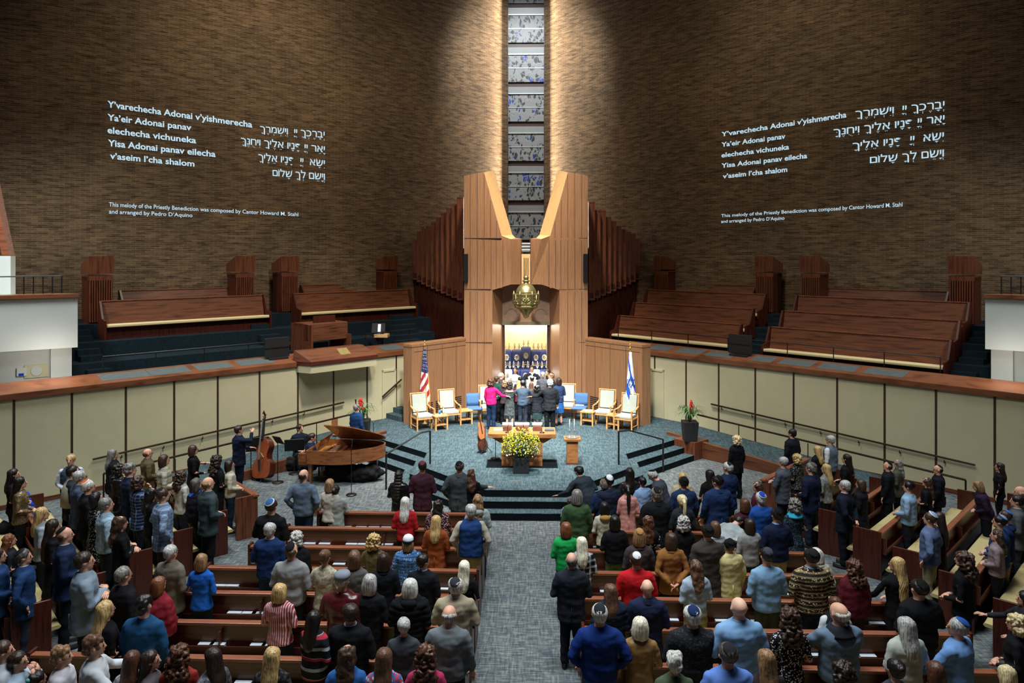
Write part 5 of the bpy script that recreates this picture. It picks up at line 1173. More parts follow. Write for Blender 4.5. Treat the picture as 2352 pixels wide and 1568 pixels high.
def shoe_mesh(sit):
    mb = MB(); dy, dz = (.47, .44) if sit else (0, 0)
    for sx in (-1, 1): mb.loft([[(sx*.10+x*w, y*1.0+dy, dz+z) for x, y in [(math.cos(a)*.044, .05+math.sin(a)*.135) for a in [2*math.pi*i/14 for i in range(14)]]] for z, w in ((.0,1),(.03,1.02),(.065,.8),(.085,.5))])
    return np.array(mb.v), mb.f, None
HC = (0, -.018, 1.674)
def hair_mesh(style, seed):
    mb = MB(); L = lambda *r: mb.loft([ering(z, c, rx, ry, 22, 1) for z, c, rx, ry in r])
    if style != 'fringe': mb.ball(HC, (.089,.101,.094), 20, 12)
    if style in ('short','pony','bun','up'): mb.ball((0,-.052,1.625), (.074,.062,.072), 14, 9)
    if style == 'crop': mb.ball((0,-.045,1.635), (.075,.058,.065), 14, 9)
    if style == 'fringe': mb.ball((0,-.030,1.640), (.084,.084,.052), 18, 9); mb.ball((0,-.055,1.605), (.066,.05,.05), 14, 8)
    if style == 'thick': mb.ball((0,-.02,1.70), (.093,.108,.085), 18, 10); mb.ball((0,-.055,1.63), (.084,.068,.08), 14, 9)
    if style == 'bob': L((1.69,-.025,.092,.090),(1.62,-.034,.104,.086),(1.55,-.040,.107,.078),(1.50,-.045,.098,.070),(1.475,-.045,.075,.05))
    if style in ('long','wavy'): L((1.69,-.025,.090,.090),(1.60,-.040,.100,.082),(1.50,-.070,.100,.070),(1.40,-.105,.098,.058),(1.30,-.118,.085,.045),(1.25,-.12,.05,.03))
    if style in ('xlong','braids'): L((1.69,-.025,.090,.090),(1.60,-.040,.098,.082),(1.50,-.070,.098,.070),(1.38,-.108,.095,.056),(1.25,-.122,.085,.046),(1.12,-.13,.07,.04),(1.06,-.13,.04,.02))
    if style == 'curly': mb.ball((0,-.02,1.68), (.108,.112,.095), 18, 10); mb.ball((0,-.045,1.58), (.125,.098,.10), 18, 10)
    if style == 'curlylong': mb.ball((0,-.02,1.68), (.105,.110,.092), 18, 10); mb.ball((0,-.045,1.58), (.125,.095,.11), 18, 10); mb.ball((0,-.095,1.44), (.135,.075,.13), 18, 10)
    if style == 'pony': mb.tube([(0,-.10,1.68),(0,-.145,1.66),(0,-.15,1.55),(0,-.14,1.42),(0,-.135,1.30)], [.03,.032,.036,.032,.012], 10)
    if style == 'longpony': mb.ball((0,-.052,1.625), (.074,.062,.072), 14, 9); mb.tube([(0,-.10,1.68),(0,-.145,1.64),(0,-.15,1.5),(0,-.15,1.3),(0,-.15,1.12)], [.03,.034,.04,.036,.014], 10)
    if style == 'bun': mb.ball((0,-.115,1.695), (.05,.045,.045), 12, 8)
    if style == 'up': mb.ball((0,-.09,1.70), (.06,.05,.06), 12, 8)
    v, f, nr = blob(mb, .0125, 2)
    if 'curly' in style: v = wob(v, nr, .040, 26.0, seed); v = wob(v, nr, .016, 60.0, seed)
    elif style in ('wavy','thick'): v = wob(v, nr, .026, 16.0, seed, .8); v = wob(v, nr, .01, 50.0, seed, .4)
    else:
        v = wob(v, nr, .010, 14.0, seed, .5)
        a = np.arctan2(v[:, 0], -(v[:, 1]+.02)); v = v + nr*(.0035*np.sin(a*(30 if style != 'braids' else 18)+np.sin(v[:, 2]*9+seed)*1.5))[:, None]
        if style == 'braids': v = v + nr*(.008*np.sin(v[:, 2]*math.pi/.035))[:, None]
    return v, f, None
def kippah_mesh(kind, rim):
    """cap lying on the back of the crown; kinds: kip, knit (bigger), flat cap, beanie"""
    big = {'kip':40, 'knit':50, 'suede':44}.get(kind, 40); a0 = 0 if not rim else big*.78; mb = MB(); n = 24
    if kind == 'flatcap':
        mb.loft([ering(z, c, rx, ry, 22, 1) for z, c, rx, ry in ((1.69,-.01,.094,.112),(1.73,-.008,.100,.124),(1.765,-.014,.088,.108),(1.785,-.02,.05,.06))]); mb.loft([ering(z, .085, .06, .05, 16, 1) for z in (1.690, 1.702)])
        return np.array(mb.v), mb.f, None
    if kind == 'beanie':
        mb.loft([ering(z, -.016, r, r*1.17, 24, 1) for z, r in ((1.655,.092),(1.70,.096),(1.74,.088),(1.77,.066),(1.79,.03))]) if not rim else mb.loft([ering(z, -.016, r, r*1.17, 24, 1) for z, r in ((1.65,.094),(1.652,.099),(1.695,.101),(1.70,.094))])
        return np.array(mb.v), mb.f, None
    ring = []
    for th in np.linspace(a0+.5, big, 7 if not rim else 3):
        t_ = R(th); off = .007 if not rim else .0095
        ring.append([( (.084+off)*math.sin(t_)*math.cos(p), (.100+off)*math.sin(t_)*math.sin(p), (.094+off)*math.cos(t_)) for p in [2*math.pi*i/n for i in range(n)]])
    t_ = R(big+.5); ring.append([(.084*math.sin(t_)*math.cos(p), .100*math.sin(t_)*math.sin(p), .094*math.cos(t_)) for p in [2*math.pi*i/n for i in range(n)]])
    mb.loft(ring, cap=not rim, closed=True)
    v = np.array(mb.v); a = R(34); c, s_ = math.cos(a), math.sin(a)
    y = v[:, 1]*c - v[:, 2]*s_; z = v[:, 1]*s_ + v[:, 2]*c; v = np.stack([v[:, 0], y, z], 1) + np.array(HC); return v, mb.f, None
def collar_mesh():
    mb = MB(); mb.loft([ering(z, c, rx, ry, 20, 1) for z, c, rx, ry in ((1.44,-.008,.085,.080),(1.475,-.008,.075,.072),(1.515,-.006,.068,.066),(1.52,-.006,.060,.058),(1.47,-.006,.060,.058))]); return np.array(mb.v), mb.f, None
def jcollar_mesh():
    mb = MB(); mb.loft([ering(z, c, rx, ry, 20, 1) for z, c, rx, ry in ((1.44,-.012,.125,.108),(1.455,-.012,.118,.104),(1.495,-.012,.082,.088),(1.515,-.010,.076,.078),(1.50,-.010,.068,.068))]); mb.box(-.003,-.168,.78,.003,-.14,.98); return np.array(mb.v), mb.f, None
def lapel_mesh(kind):
    mb = MB()
    if kind == 'scarf': mb.loft([ering(z, c, rx, ry, 20, 1) for z, c, rx, ry in ((1.40,-.02,.16,.135),(1.43,-.012,.15,.125),(1.48,-.01,.11,.10),(1.52,-.008,.085,.085),(1.50,-.008,.07,.07))])
    elif kind == 'tallit':
        mb.loft([ering(z, c, rx, ry, 20, 1) for z, c, rx, ry in ((1.0,-.02,.235,.185),(1.2,-.02,.228,.18),(1.35,-.01,.215,.165),(1.42,-.01,.18,.135),(1.48,-.01,.11,.10),(1.52,-.008,.08,.08))])
    elif kind == 'hood': mb.ball((0,-.10,1.44), (.11,.07,.07), 16, 9)
    elif kind == 'scrunchie': mb.ball((0,-.145,1.69), (.035,.03,.035), 12, 8)
    return np.array(mb.v), mb.f, None
def glasses_mesh():
    mb = MB()
    for sx in (-1, 1):
        mb.tube([(sx*.032+.020*math.cos(a), .100, 1.640+.016*math.sin(a)) for a in [2*math.pi*i/10 for i in range(11)]], .0022, 4); mb.tube([(sx*.054,.098,1.645),(sx*.080,.0,1.642)], .002, 4)
    mb.tube([(-.012,.102,1.644),(.012,.102,1.644)], .002, 4); return np.array(mb.v), mb.f, None
def posed(key, src, hy, hp, bow, hair=False, lean=0):
    k = ('posed', key, hy, hp, bow, lean)
    if k in CACHE: return CACHE[k]
    v, f, mi = src; v = v.copy()
    if hy or hp:
        wt = smooth01((v[:, 2]-1.47)/.07) if not hair else smooth01((v[:, 2]-1.25)/.28)
        a = R(hy)*wt; b = R(hp)*wt; pz = 1.50; p = v - np.array([0, -.01, pz])
        y = p[:, 1]*np.cos(b) - p[:, 2]*np.sin(b)*(p[:, 2] > 0); z = p[:, 1]*np.sin(b) + p[:, 2]*np.where(p[:, 2] > 0, np.cos(b), 1)
        x2 = p[:, 0]*np.cos(a) - y*np.sin(a); y2 = p[:, 0]*np.sin(a) + y*np.cos(a); v = np.stack([x2, y2, z], 1) + np.array([0, -.01, pz])
    if bow:
        a = R(-bow)*smooth01((v[:, 2]-.85)/.35); y, z = v[:, 1], v[:, 2]-.95; c, s_ = np.cos(a), np.sin(a)
        up = z > -.1; v[:, 1] = np.where(up, y*c - z*s_, y); v[:, 2] = np.where(up, y*s_ + z*c, z) + .95
    me = bpy.data.meshes.new('person_part'); me.from_pydata(v.tolist(), [], f); me.polygons.foreach_set('use_smooth', [True]*len(f))
    nm = (max(mi)+1) if mi else 1
    for _ in range(nm): me.materials.append(None)
    if mi: me.polygons.foreach_set('material_index', mi)
    me.update(); CACHE[k] = me; return me
# ---- materials for cloth, hair and skin
def hx(s): return sr(int(s[0:2], 16), int(s[2:4], 16), int(s[4:6], 16))
def cloth(spec, rough=.85):
    def mk():
        p = spec.split(':'); kind = p[0] if len(p) > 1 else ''; cs = [mul(hx(q), .85) for q in (p[1:] if kind else p)]; a = cs[0]; b = cs[1] if len(cs) > 1 else mul(a, .5)
        t = NT('cloth'); sp = .25
        co = t.coord(); n = t.n('TexNoise'); n.inputs['Scale'].default_value = 30; n.inputs['Detail'].default_value = 4; t.l(co, n.inputs['Vector'])
        big = t.n('TexNoise'); big.inputs['Scale'].default_value = 5; t.l(co, big.inputs['Vector'])
        def stripes(scale, duty, axis=2, rotz_=0):
            sx = t.n('SeparateXYZ'); t.l(co, sx.inputs[0]); q = t.math('MULTIPLY', sx.outputs[axis], scale); q = t.math('FRACT', q); return t.math('LESS_THAN', q, duty)
        r_ = rough
        if kind == 'ph': col = t.mix(stripes(12, .35), a, b)
        elif kind == 'ps': col = t.mix(stripes(34, .45, 0), a, b)
        elif kind == 'pb': col = t.mix(stripes(7, .3), a, b); col = t.mix(stripes(3.5, .12), col, cs[2] if len(cs) > 2 else b)
        elif kind == 'pl': col = t.mix(t.math('MULTIPLY', t.math('ADD', stripes(16, .28), stripes(16, .28, 0)), .5), a, b)
        elif kind == 'bp': col = t.mix(t.math('MULTIPLY', t.math('ADD', stripes(9, .35), stripes(9, .35, 0)), .5), a, b)
        elif kind in ('fl', 'sq', 'lc'):
            v = t.n('TexVoronoi'); v.inputs['Scale'].default_value = {'fl':38, 'sq':70, 'lc':26}[kind]; t.l(co, v.inputs['Vector']); col = t.mix(t.math('LESS_THAN', v.outputs[0], {'fl':.36, 'sq':.34, 'lc':.5}[kind]), a, b)
            if len(cs) > 2: v2 = t.n('TexVoronoi'); v2.inputs['Scale'].default_value = 16; t.l(co, v2.inputs['Vector']); col = t.mix(t.math('LESS_THAN', v2.outputs[0], .3), col, cs[2])
            if kind == 'sq': r_ = .35; sp = .6
        elif kind == 'fi':
            v = t.n('TexVoronoi'); v.inputs['Scale'].default_value = 34; t.l(co, v.inputs['Vector']); dots = t.math('LESS_THAN', v.outputs[0], .33)
            col = t.mix(t.math('MULTIPLY', dots, stripes(9, .55)), t.mix(stripes(18, .4), a, cs[2] if len(cs) > 2 else a), b)
        elif kind == 'gr':
            sx = t.n('SeparateXYZ'); t.l(co, sx.inputs[0]); col = t.ramp(sx.outputs[2], [(.86, b), (1.06, a)])
        elif kind == 'le': col = t.mix(0.0, a, a); r_ = .32; sp = .6
        elif kind == 'sa': col = t.mix(0.0, a, a); r_ = .38; sp = .6
        elif kind == 'kn':
            w_ = t.n('TexWave'); w_.inputs['Scale'].default_value = 16; w_.inputs['Distortion'].default_value = 2; t.l(co, w_.inputs['Vector']); col = t.mix(t.math('MULTIPLY', w_.outputs[1], .35), a, b)
        else: col = t.mix(0.0, a, a)
        col = t.mix(1.0, col, t.ramp(big.outputs[0], [(.35, (.82,.82,.82)), (.65, (1.1,1.1,1.1))]), 'MULTIPLY')
        t.bump(n.outputs[0], .35, .004); return t.fin(col, r_, 0, sp*.6, 0)
    return cached(('cloth', spec), mk)
def hairmat(c):
    def mk():
        p = c.split(':'); a = hx(p[0]); b = hx(p[1]) if len(p) > 1 else mul(a, .55)
        t = NT('hair'); n = t.n('TexNoise'); n.inputs['Scale'].default_value = 1; n.inputs['Detail'].default_value = 4; t.l(t.coord(scale=(75,75,7)), n.inputs['Vector'])
        t.bump(n.outputs[0], .5, .006); return t.fin(t.ramp(n.outputs[0], [(.36, b), (.52, a), (.68, mul(a, 1.35))]), .45, 0, .4)
    return cached(('hair', c), mk)
def skinmat(i):
    return cached(('skin', i), lambda: plain('skin', [sr(206,156,130), sr(190,138,110), sr(216,172,148), sr(120,78,56)][i], .55, 0, .35, .05, 6))
M_EYE = plain('eye_dark', (.015,.012,.01), .3); M_BROW = plain('brow', sr(70,52,40), .8); M_LIP = plain('lip', sr(168,96,86), .5)
HAIRC = dict(k='17120f', d='2c1f18', b='402c20', m='5e4230', a='50301f', r='74452a', g='78746e:4a4744', w='c4c2ba:8c8a84', s='a8a6a2:6c6a68', y='b89a66:86693e', l='d0bf94:a08858', p='d8d2bc:a8a088', o='8a6a48:5a4230', e='3c3530:6a6560')
HT = {'M': 1.75, 'F': 1.64, 'K': 1.45}
NAMES_USED = {}
def put(me, name, parent, mats):
    o = bpy.data.objects.new(name, me); COL.objects.link(o)
    if parent: o.parent = parent
    for i, m in enumerate(mats): o.material_slots[i].link = 'OBJECT'; o.material_slots[i].material = m
    return o
def snap(px, py, H):
    x, y = P(px, py, H); best = None
    for lst in (PEWS, SIDE):
        for p, h, s in lst:
            c, s_ = math.cos(p.rotation_euler.z), math.sin(p.rotation_euler.z); dx, dy = x-p.location.x, y-p.location.y
            SL = .70 if lst is PEWS else .73
            lx, ly = dx*c+dy*s_, -dx*s_+dy*c
            if abs(lx) < h+.05 and .15 < ly < 1.2:
                k = abs(ly-SL)
                if best is None or k < best[0]: best = (k, p, c, s_, SL)
    if not best: return x, y, H
    _, p, c, s_, SL = best; r = (px-CX)/F_PX
    o = (p.location.x - s_*SL, p.location.y + c*SL)       # line along the pew, slot 0.69 in front of the back
    f = lambda q: ((o[0]+c*q)*CT+(o[1]+s_*q)*ST) - r*depth(o[0]+c*q, o[1]+s_*q)
    q = -f(0)/(f(1)-f(0)); X, Y = o[0]+c*q, o[1]+s_*q
    Hn = CAM_Z-(py-HY)*depth(X, Y)/F_PX; return X, Y, Hn
PEOPLE_XY = []
def person(px, py, sex, yaw, hair, hc, kip, top, tcl, bot, label, pose='front', skin=0, z=0.0, H=None, hy=0, hp=0, bow=0, sit=False, sn=True, girth=1.0, sleeves=None, collar=None, extra=None, ecol=None, glasses=False, at=None):
    H0 = H or HT[sex]; sg = 'F' if sex == 'F' else 'M'
    if at: x, y = at; Hn = H0
    elif bow or sit or not sn or z:
        dz = {True: .47*H0/1.75}.get(sit, 0) + (0.95*(1-math.cos(R(bow)))*.85 if bow else 0)*H0/1.75
        x, y = P(px, py, z+H0-dz); Hn = H0
        if bow: x -= -math.sin(R(yaw))*.55*math.sin(R(bow)); y -= math.cos(R(yaw))*.55*math.sin(R(bow))
    else:
        x, y, Hn = snap(px, py, H0); Hn = max(H0*.90, min(H0*1.10, Hn))
    Hn -= .012; s = Hn/1.75; g = girth*1.06
    hy = int(hy); v1 = sum(map(ord, label)) % 3
    bm_ = cached(('body', sg, pose, sit), lambda: body_mesh(sg, pose, sit))
    b = put(posed(('body', sg, pose, sit), bm_, hy, hp, bow), 'person', None, [skinmat(skin), M_EYE, M_BROW, M_LIP])
    b.location = (x, y, z - (.47*s if sit else 0) + .005); b.rotation_euler = (0, 0, R(yaw)); hw = .5*(1+g)
    b.scale = (s*g, s*g, s) if sex != 'K' else (s*1.08, s*1.08, s); tag(b, label, 'person'); PEOPLE_XY.append((x, y))
    if top:
        src = cached(('top', sg, top, pose, v1), lambda: top_mesh(sg, top, pose, v1)); nm = {'J':'jacket','L':'jacket','S':'sweater','H':'shirt','B':'blouse','C':'coat','D':'dress','W':'shawl','P':'puffer_jacket','V':'vest'}[top]
        put(posed(('top', sg, top, pose, v1), src, 0, 0, bow), nm, b, [cloth(tcl)])
        if top == 'J': put(posed(('jcol',), cached(('jcol',), jcollar_mesh), 0, 0, bow), 'jacket_collar', b, [cloth(tcl)])
        if top == 'V': src = cached(('top', sg, 'H', pose, v1), lambda: top_mesh(sg, 'H', pose, v1)); o = put(posed(('top', sg, 'H', pose, v1), src, 0, 0, bow), 'shirt', b, [cloth(sleeves or 'c8ccd0')]); o.scale = (.965, .965, 1)
    if bot:
        k = bot[0]; src = cached(('bot', k, sit), lambda: bottom_mesh(k, sit)); put(posed(('bot', k, sit), src, 0, 0, bow), 'trousers' if k == 'T' else 'skirt', b, [cloth(bot[1:])])
    put(posed(('shoe', sit), cached(('shoe', sit), lambda: shoe_mesh(sit)), 0, 0, 0), 'shoes', b, [M_MATT])
    if hair and hair != 'bald': src = cached(('hair', hair, v1), lambda: hair_mesh(hair, v1*5.3)); put(posed(('hair', hair, v1), src, hy, hp, bow, True), 'hair', b, [hairmat(HAIRC.get(hc, hc))])
    if kip:
        kd, _, kc = kip.partition(':'); kc = kc.split(':'); low = hair in ('bald', 'fringe')
        src = cached(('kip', kd, 0), lambda: kippah_mesh(kd, False)); nm = {'flatcap':'flat_cap','beanie':'knitted_hat'}.get(kd, 'kippah')
        o = put(posed(('kip', kd, 0), src, hy, hp, bow), nm, b, [cloth(':'.join(kc[:1]))]); 
        if low: o.location = (0, .01, -.012)
        if len(kc) > 1: o2 = put(posed(('kip', kd, 1), cached(('kip', kd, 1), lambda: kippah_mesh(kd, True)), hy, hp, bow), 'rim', o, [cloth(kc[1])])
    if collar: put(posed(('collar',), cached(('collar',), collar_mesh), 0, 0, bow), 'collar', b, [cloth(collar)])
    if extra: put(posed(('ex', extra), cached(('ex', extra), lambda: lapel_mesh(extra)), 0 if extra != 'scrunchie' else hy, 0, bow), {'tallit':'shawl','scrunchie':'hair_tie'}.get(extra, extra), b, [cloth(ecol)])
    if glasses: put(posed(('gl',), cached(('gl',), glasses_mesh), hy, hp, bow), 'glasses', b, [M_BLACK])
    return b
def A_(x, y): return (0+x/2.76, 1000+y/2.76)
def B_(x, y): return (560+x/2.76, 1000+y/2.76)
def C_(x, y): return (1240+x/2.76, 1000+y/2.76)
def D_(x, y): return (1752+x/2.76, 1000+y/2.76)
def G_(x, y): return (1090+x/5.6, 820+y/5.6)
def Q(tile, x, y, *a, **k): return person(*tile(x, y), *a, **k)
DK = 'T14161c'; NV = 'T1c2434'; KH = 'T9c8a66'; JN = 'T24405e'
YL = -48
# ---- side section by the bass player
Q(A_,88,212,'F',-60,'long','k','','B','121214',DK,'person in black top standing furthest back by the cream wall near the blue coat',pose='front')
Q(A_,130,262,'F',-60,'long','k','','B','sq:5c4c34:b8a070',DK,'person in gold patterned blouse beside the blue coat')
Q(A_,450,122,'M',-150,'crop','y','kip:c8c4b8','V','3c4a60',DK,'person in slate vest over white shirt, turned towards the camera by the wall',sleeves='c4ccd8',hy=-20,sn=False,H=1.78)
Q(A_,463,192,'M',-55,'short','d','kip:1c1a1c','J','2a2e36',DK,'person wearing a long beige prayer shawl and dark kippah',extra='tallit',ecol='b0a894')
Q(A_,508,212,'M',-50,'short','s','','J','46546a',DK,'person in slate blue jacket and glasses beside the beige prayer shawl',glasses=True,collar='c8ccd0')
Q(A_,560,283,'M',-50,'short','w','knit:c8582c:d8d0c0','J','15171c',DK,'person wearing an orange kippah and black suit',girth=1.08)
Q(A_,610,357,'F',-50,'bob','k','','D','fl:101114:a0a4a4','', 'person in black dress with pale print, in front of the light blue shirt',pose='front')
Q(A_,675,393,'M',-50,'short','g','','H','ps:a8c0d0:88a4b8','T15161a','person in pale blue striped shirt in the third angled row',collar='a8c0d0',pose='front')
Q(A_,762,480,'F',-52,'wavy','b','','B','101114','T101216','person in black cardigan with long loose hair holding arms folded at the pew end',pose='cross')
Q(A_,718,85,'M',-50,'long','g','','J','15171b',DK,'person in dark suit with shoulder length hair under the wall handrail')
Q(A_,755,182,'F',-48,'curlylong','k','','L','le:16161a','S14161a','person in black leather jacket between dark suit and navy suit')
Q(A_,826,145,'M',-50,'thick','g','','J','1d2740','T1d2740','person in navy suit behind the navy plaid jacket',collar='d0d4d8')
Q(A_,882,208,'F',-46,'curly','b','','J','pl:1a2644:7c8cac','T141a28','person in navy plaid jacket covering the face with one hand',pose='down/face')
Q(A_,937,82,'M',-52,'fringe','r','','J','5c5236','T3c382c','person in olive tweed jacket and glasses by the handrail',glasses=True)
Q(A_,1042,115,'F',-58,'bob','b','','S','pb:c8c4b0:8c8876','T24262a','person in cream sweater with striped yoke',pose='front')
Q(A_,1226,60,'F',-55,'bob','b','','D','0e0e11','','person in black dress and glasses walking hand held out by the ramp',pose='out/front',glasses=True)
Q(A_,1152,225,'F',-40,'curlylong','b','','B','c4c4b8','T1a2030','person in white top with hand resting at the second angled row')
Q(A_,1247,270,'F',-45,'bob','e','','W','14161e','T14161c','person in black shawl with bright blue edging',extra='scarf',ecol='2c62c8')
Q(A_,1320,262,'M',-45,'fringe','o','','J','3a484a','T101216','person in grey green blazer with bare crown, first angled row',collar='c0c4c4')
Q(A_,1377,128,'F',-40,'curlylong','d','','B','141418','T141418','person in black with long wavy hair behind the cream knit sweater')
Q(A_,1457,155,'F',-62,'bob','d','','S','kn:d0c8b0:a8a088','T1c2638','person in cream cable knit sweater and glasses beside the front screen',glasses=True,sn=False)
Q(A_,1033,318,'M',-50,'crop','b','suede:1c1c20','J','pl:6880a0:a8b8cc','T20242c','person in light blue plaid blazer and dark kippah, third angled row',pose='pocket')
Q(A_,962,332,'F',-45,'wavy','k','','B','15161a','T15161a','person in dark top half hidden behind the light blue plaid blazer')
Q(A_,268,455,'F',-58,'long','y','','B','9aa4ac','T1a1c22','person in light grey jacket with blond hair, fifth angled row',H=1.6)
Q(A_,340,485,'F',-58,'xlong','d','','D','131316','','person in long black dress behind the navy suit with tie')
Q(A_,412,540,'M',-56,'fringe','m','suede:101014','J','1e2c4c','T14161e','person in navy suit and tie with black kippah, fifth angled row',collar='c8d0d8',pose='front')
Q(A_,537,603,'M',-58,'short','d','','J','8494a4','T1c2844','person in light grey blazer with arms folded at the pew end',pose='cross',girth=1.06)
Q(A_,152,722,'M',-60,'short','e','knit:121216:2a2a30','J','23406c','T28303c','person in blue suit with hand in pocket at the sixth angled pew end',pose='pocket',sn=False,collar='c0ccd8')
Q(A_,1085,695,'M',-22,'short','s','','J','6c6458','T1c1c20','person in grey brown tweed jacket',girth=1.05)
Q(A_,785,832,'M',-35,'short','g','','J','131519',DK,'person in black suit behind the red shawl and beside a pew end')
Q(A_,1010,893,'F',-25,'bob','r','','W','8c2430','T18141a','person wrapped in a red shawl with fringes')
Q(A_,1280,748,'F',-8,'bob','o','','B','2060c0','T14161c','person in bright blue blouse',pose='front')
Q(A_,915,1018,'M',-5,'thick','k','','S','1c4c74','T141a24','person in teal blue sweater with dark thick hair',pose='down',girth=1.05)
Q(A_,672,1048,'F',-35,'long','y','','B','101013','T101013','person in black with straight blond hair holding hands together')
Q(A_,600,1243,'K',-60,'thick','m','','H','c8ccd0','T22242c','young person in white shirt, palms turned up',pose='out',H=1.62)
Q(A_,395,1328,'K',-70,'thick','o','','H','ccc8d0','T22242c','young person in pale pink white shirt with curly hair',H=1.5)
Q(A_,118,1373,'K',-80,'short','d','','H','a8bcd0','T22242c','young person in light blue shirt lifting hands to the face',pose='face',H=1.5,glasses=True)
Q(A_,22,1305,'K',-60,'short','b','','H','b8c0c8','T22242c','young person in pale shirt at the picture edge below the blue suit',H=1.55)
Q(A_,840,1362,'F',0,'long','a','','B','lc:84868c:b0b0b4','T20242c','young person in grey lace top with long brown hair',H=1.5)
Q(A_,958,1365,'F',-75,'long','d','','B','5a5458','T20242c','young person seen in profile between lace top and red top',H=1.5)
Q(A_,1140,1325,'F',5,'curlylong','a','','B','8c2c24','T20242c','young person in rust red top with long wavy hair',H=1.56)
Q(A_,1345,1345,'F',60,'long','d','','B','sq:4c5058:90949c','T20242c','young person in silvery top turned to a neighbour in red',H=1.54)
Q(A_,245,1495,'F',-30,'up','k','','B','2c5c60','T20242c','young person with a teal bow below the curly haired white shirts',H=1.42,extra='scrunchie',ecol='60b0a8')
Q(A_,30,1535,'K',-20,'short','k','','S','24262c','T20242c','dark haired young person at the bottom corner of the hall',H=1.4)
Q(A_,-12,715,'M',-60,'short','b','','J','24406c','T1c2434','person in blue suit cut by the picture edge beside the gold cushion',sn=False)
Q(A_,62,628,'F',-50,'wavy','r','','B','20242c','T20242c','person sitting with auburn hair leaning over the angled pew',sit=True,sn=False,H=1.62)
# ---- centre block, piano side
Q(B_,380,213,'M',-8,'fringe','d','','S','5c6c7c','T1c2c44','person in grey blue sweater and dark jeans near the piano',pose='pocket',hy=-20)
Q(B_,548,275,'F',-15,'bob','o','','B','c4bcb0',DK,'person in cream top half hidden by the pale linen blazer')
Q(B_,585,315,'F',-8,'bun','k','','J','9ca09c','T101216','person in pale grey linen blazer with grey hair tie, arms crossed',pose='cross',extra='scrunchie',ecol='6c6470')
Q(B_,985,222,'F',-15,'braids','k','','L','le:101114',DK,'person in black jacket with long braids before the steps',skin=3)
Q(B_,1133,163,'M',0,'crop','k','kip:6c2c34','J','40202c','T2c1820','person in maroon suit and maroon kippah',pose='front',girth=.98)
Q(B_,1368,165,'M',-8,'crop','e','kip:101014','J','3c4244','T24282c','person in charcoal suit hugging the neighbour in black before the steps',pose='pocket/hug',girth=1.06)
Q(B_,1440,215,'F',12,'wavy','a','','B','0e0e10','T0e0e10','person in black hugged by the charcoal suit')
Q(B_,1025,390,'F',-5,'long','w','','S','a81c24','T14161c','person in red sweater with straight silver hair')
Q(B_,1232,405,'F',-5,'wavy','k','','W','fl:3a1620:c8b0a8',DK,'person in maroon shawl with pale pattern beside the red sweater')
Q(B_,1483,375,'F',5,'wavy','o','','S','9ca4a4',DK,'person in light grey hooded top beside the aisle',extra='hood',ecol='9ca4a4')
Q(B_,1440,435,'M',0,'short','s','','V','1e3c70',KH,'person in quilted blue vest over beige sleeves at the aisle',sleeves='a8a090',pose='pocket',girth=1.04)
Q(B_,1220,505,'F',-8,'long','y','','J','8c4420','T7c2c18','person in rust coloured jacket with long blond hair')
Q(B_,1043,635,'M',0,'bob','o','beanie:e0e4e8:1a2438','S','fi:4c78ac:b8c8dc:2c5080',NV,'person in blue patterned sweater and white and black knitted hat')
Q(B_,825,625,'F',-5,'curly','y','','B','sq:5c5030:8c7c48',DK,'person in olive leopard print top')
Q(B_,705,728,'F',-10,'bob','m','','S','kn:5c5a56:44423e','T1c1c20','person in grey brown knit beside the leopard print top')
Q(B_,887,742,'F',5,'bob','d','','J','11141e',DK,'person in navy black jacket between grey knit and blue patterned sweater')
Q(B_,1137,750,'M',-12,'short','k','','S','14161c',DK,'person in black sweater with light blue collar, face turned aside',collar='8cacd0',hy=-35)
Q(B_,1400,793,'F',-10,'long','p','','B','101013',DK,'person in black top with pale blond hair beside the aisle')
Q(B_,175,405,'M',-10,'crop','d','knit:2c5890:c8d0d8','S','0f1014','T14161c','person in black sweater and blue kippah with white rim',pose='front',girth=1.08)
Q(B_,167,553,'M',-8,'short','s','','S','16305c','T1c2c4c','person in royal navy sweater and jeans with pale collar',collar='c0c8d0',girth=1.06)
Q(B_,338,610,'F',-12,'curly','s','','W','101216',DK,'person in black with bright blue scarf beside the navy sweater',extra='scarf',ecol='2868c8')
Q(B_,303,680,'M',-8,'fringe','b','suede:101014','S','8c8c8c','T1c1c20','person in grey quarter zip pullover with black kippah',girth=1.04)
Q(B_,515,722,'F',-10,'up','m','','B','lc:c4bca4:a8a088','T15151a','person in cream lace top with pinned up hair')
Q(B_,626,868,'M',-8,'crop','s','flatcap:7c8490','L','le:54181c','T18181c','person in maroon leather jacket and grey flat cap',girth=1.08)
Q(B_,800,878,'F',-5,'bob','s','','S','15171b','T15171b','person in black sweater with white collar and silver bob',collar='d0d0d0')
Q(B_,1055,905,'F',0,'bob','w','','P','101216',DK,'person in black hooded puffer jacket',extra='hood',ecol='15171c',girth=1.08)
Q(B_,1342,903,'M',0,'short','w','suede:2c3036','S','a0947c',DK,'person in beige pullover and dark kippah beside the wheelchair',girth=1.14,collar='d0d0cc')
Q(B_,230,937,'F',-8,'bob','y','','B','ps:a83c48:dcc8c8',DK,'person in red and white striped blouse',girth=1.1)
Q(B_,450,1108,'F',-25,'long','k','','S','pb:1c2028:a4acb4:b03040','T14161c','person in black sweater with white and red stripes',pose='lean/front')
Q(B_,677,1065,'M',-5,'short','d','','S','121418',DK,'person in black sweater with pale collar and glasses, behind the grey haired neighbour',collar='c8ccd0',girth=1.1,glasses=True,hy=30)
Q(B_,1015,1155,'F',0,'crop','s','','S','3c4148','T20242a','person in dark grey sweater with short silver hair')
Q(B_,1300,1082,'M',-5,'fringe','s','','S','kn:6c7478:54595e','T20242a','person in heathered grey sweater leaning beside the wheelchair',pose='down',girth=1.1,hp=-12)
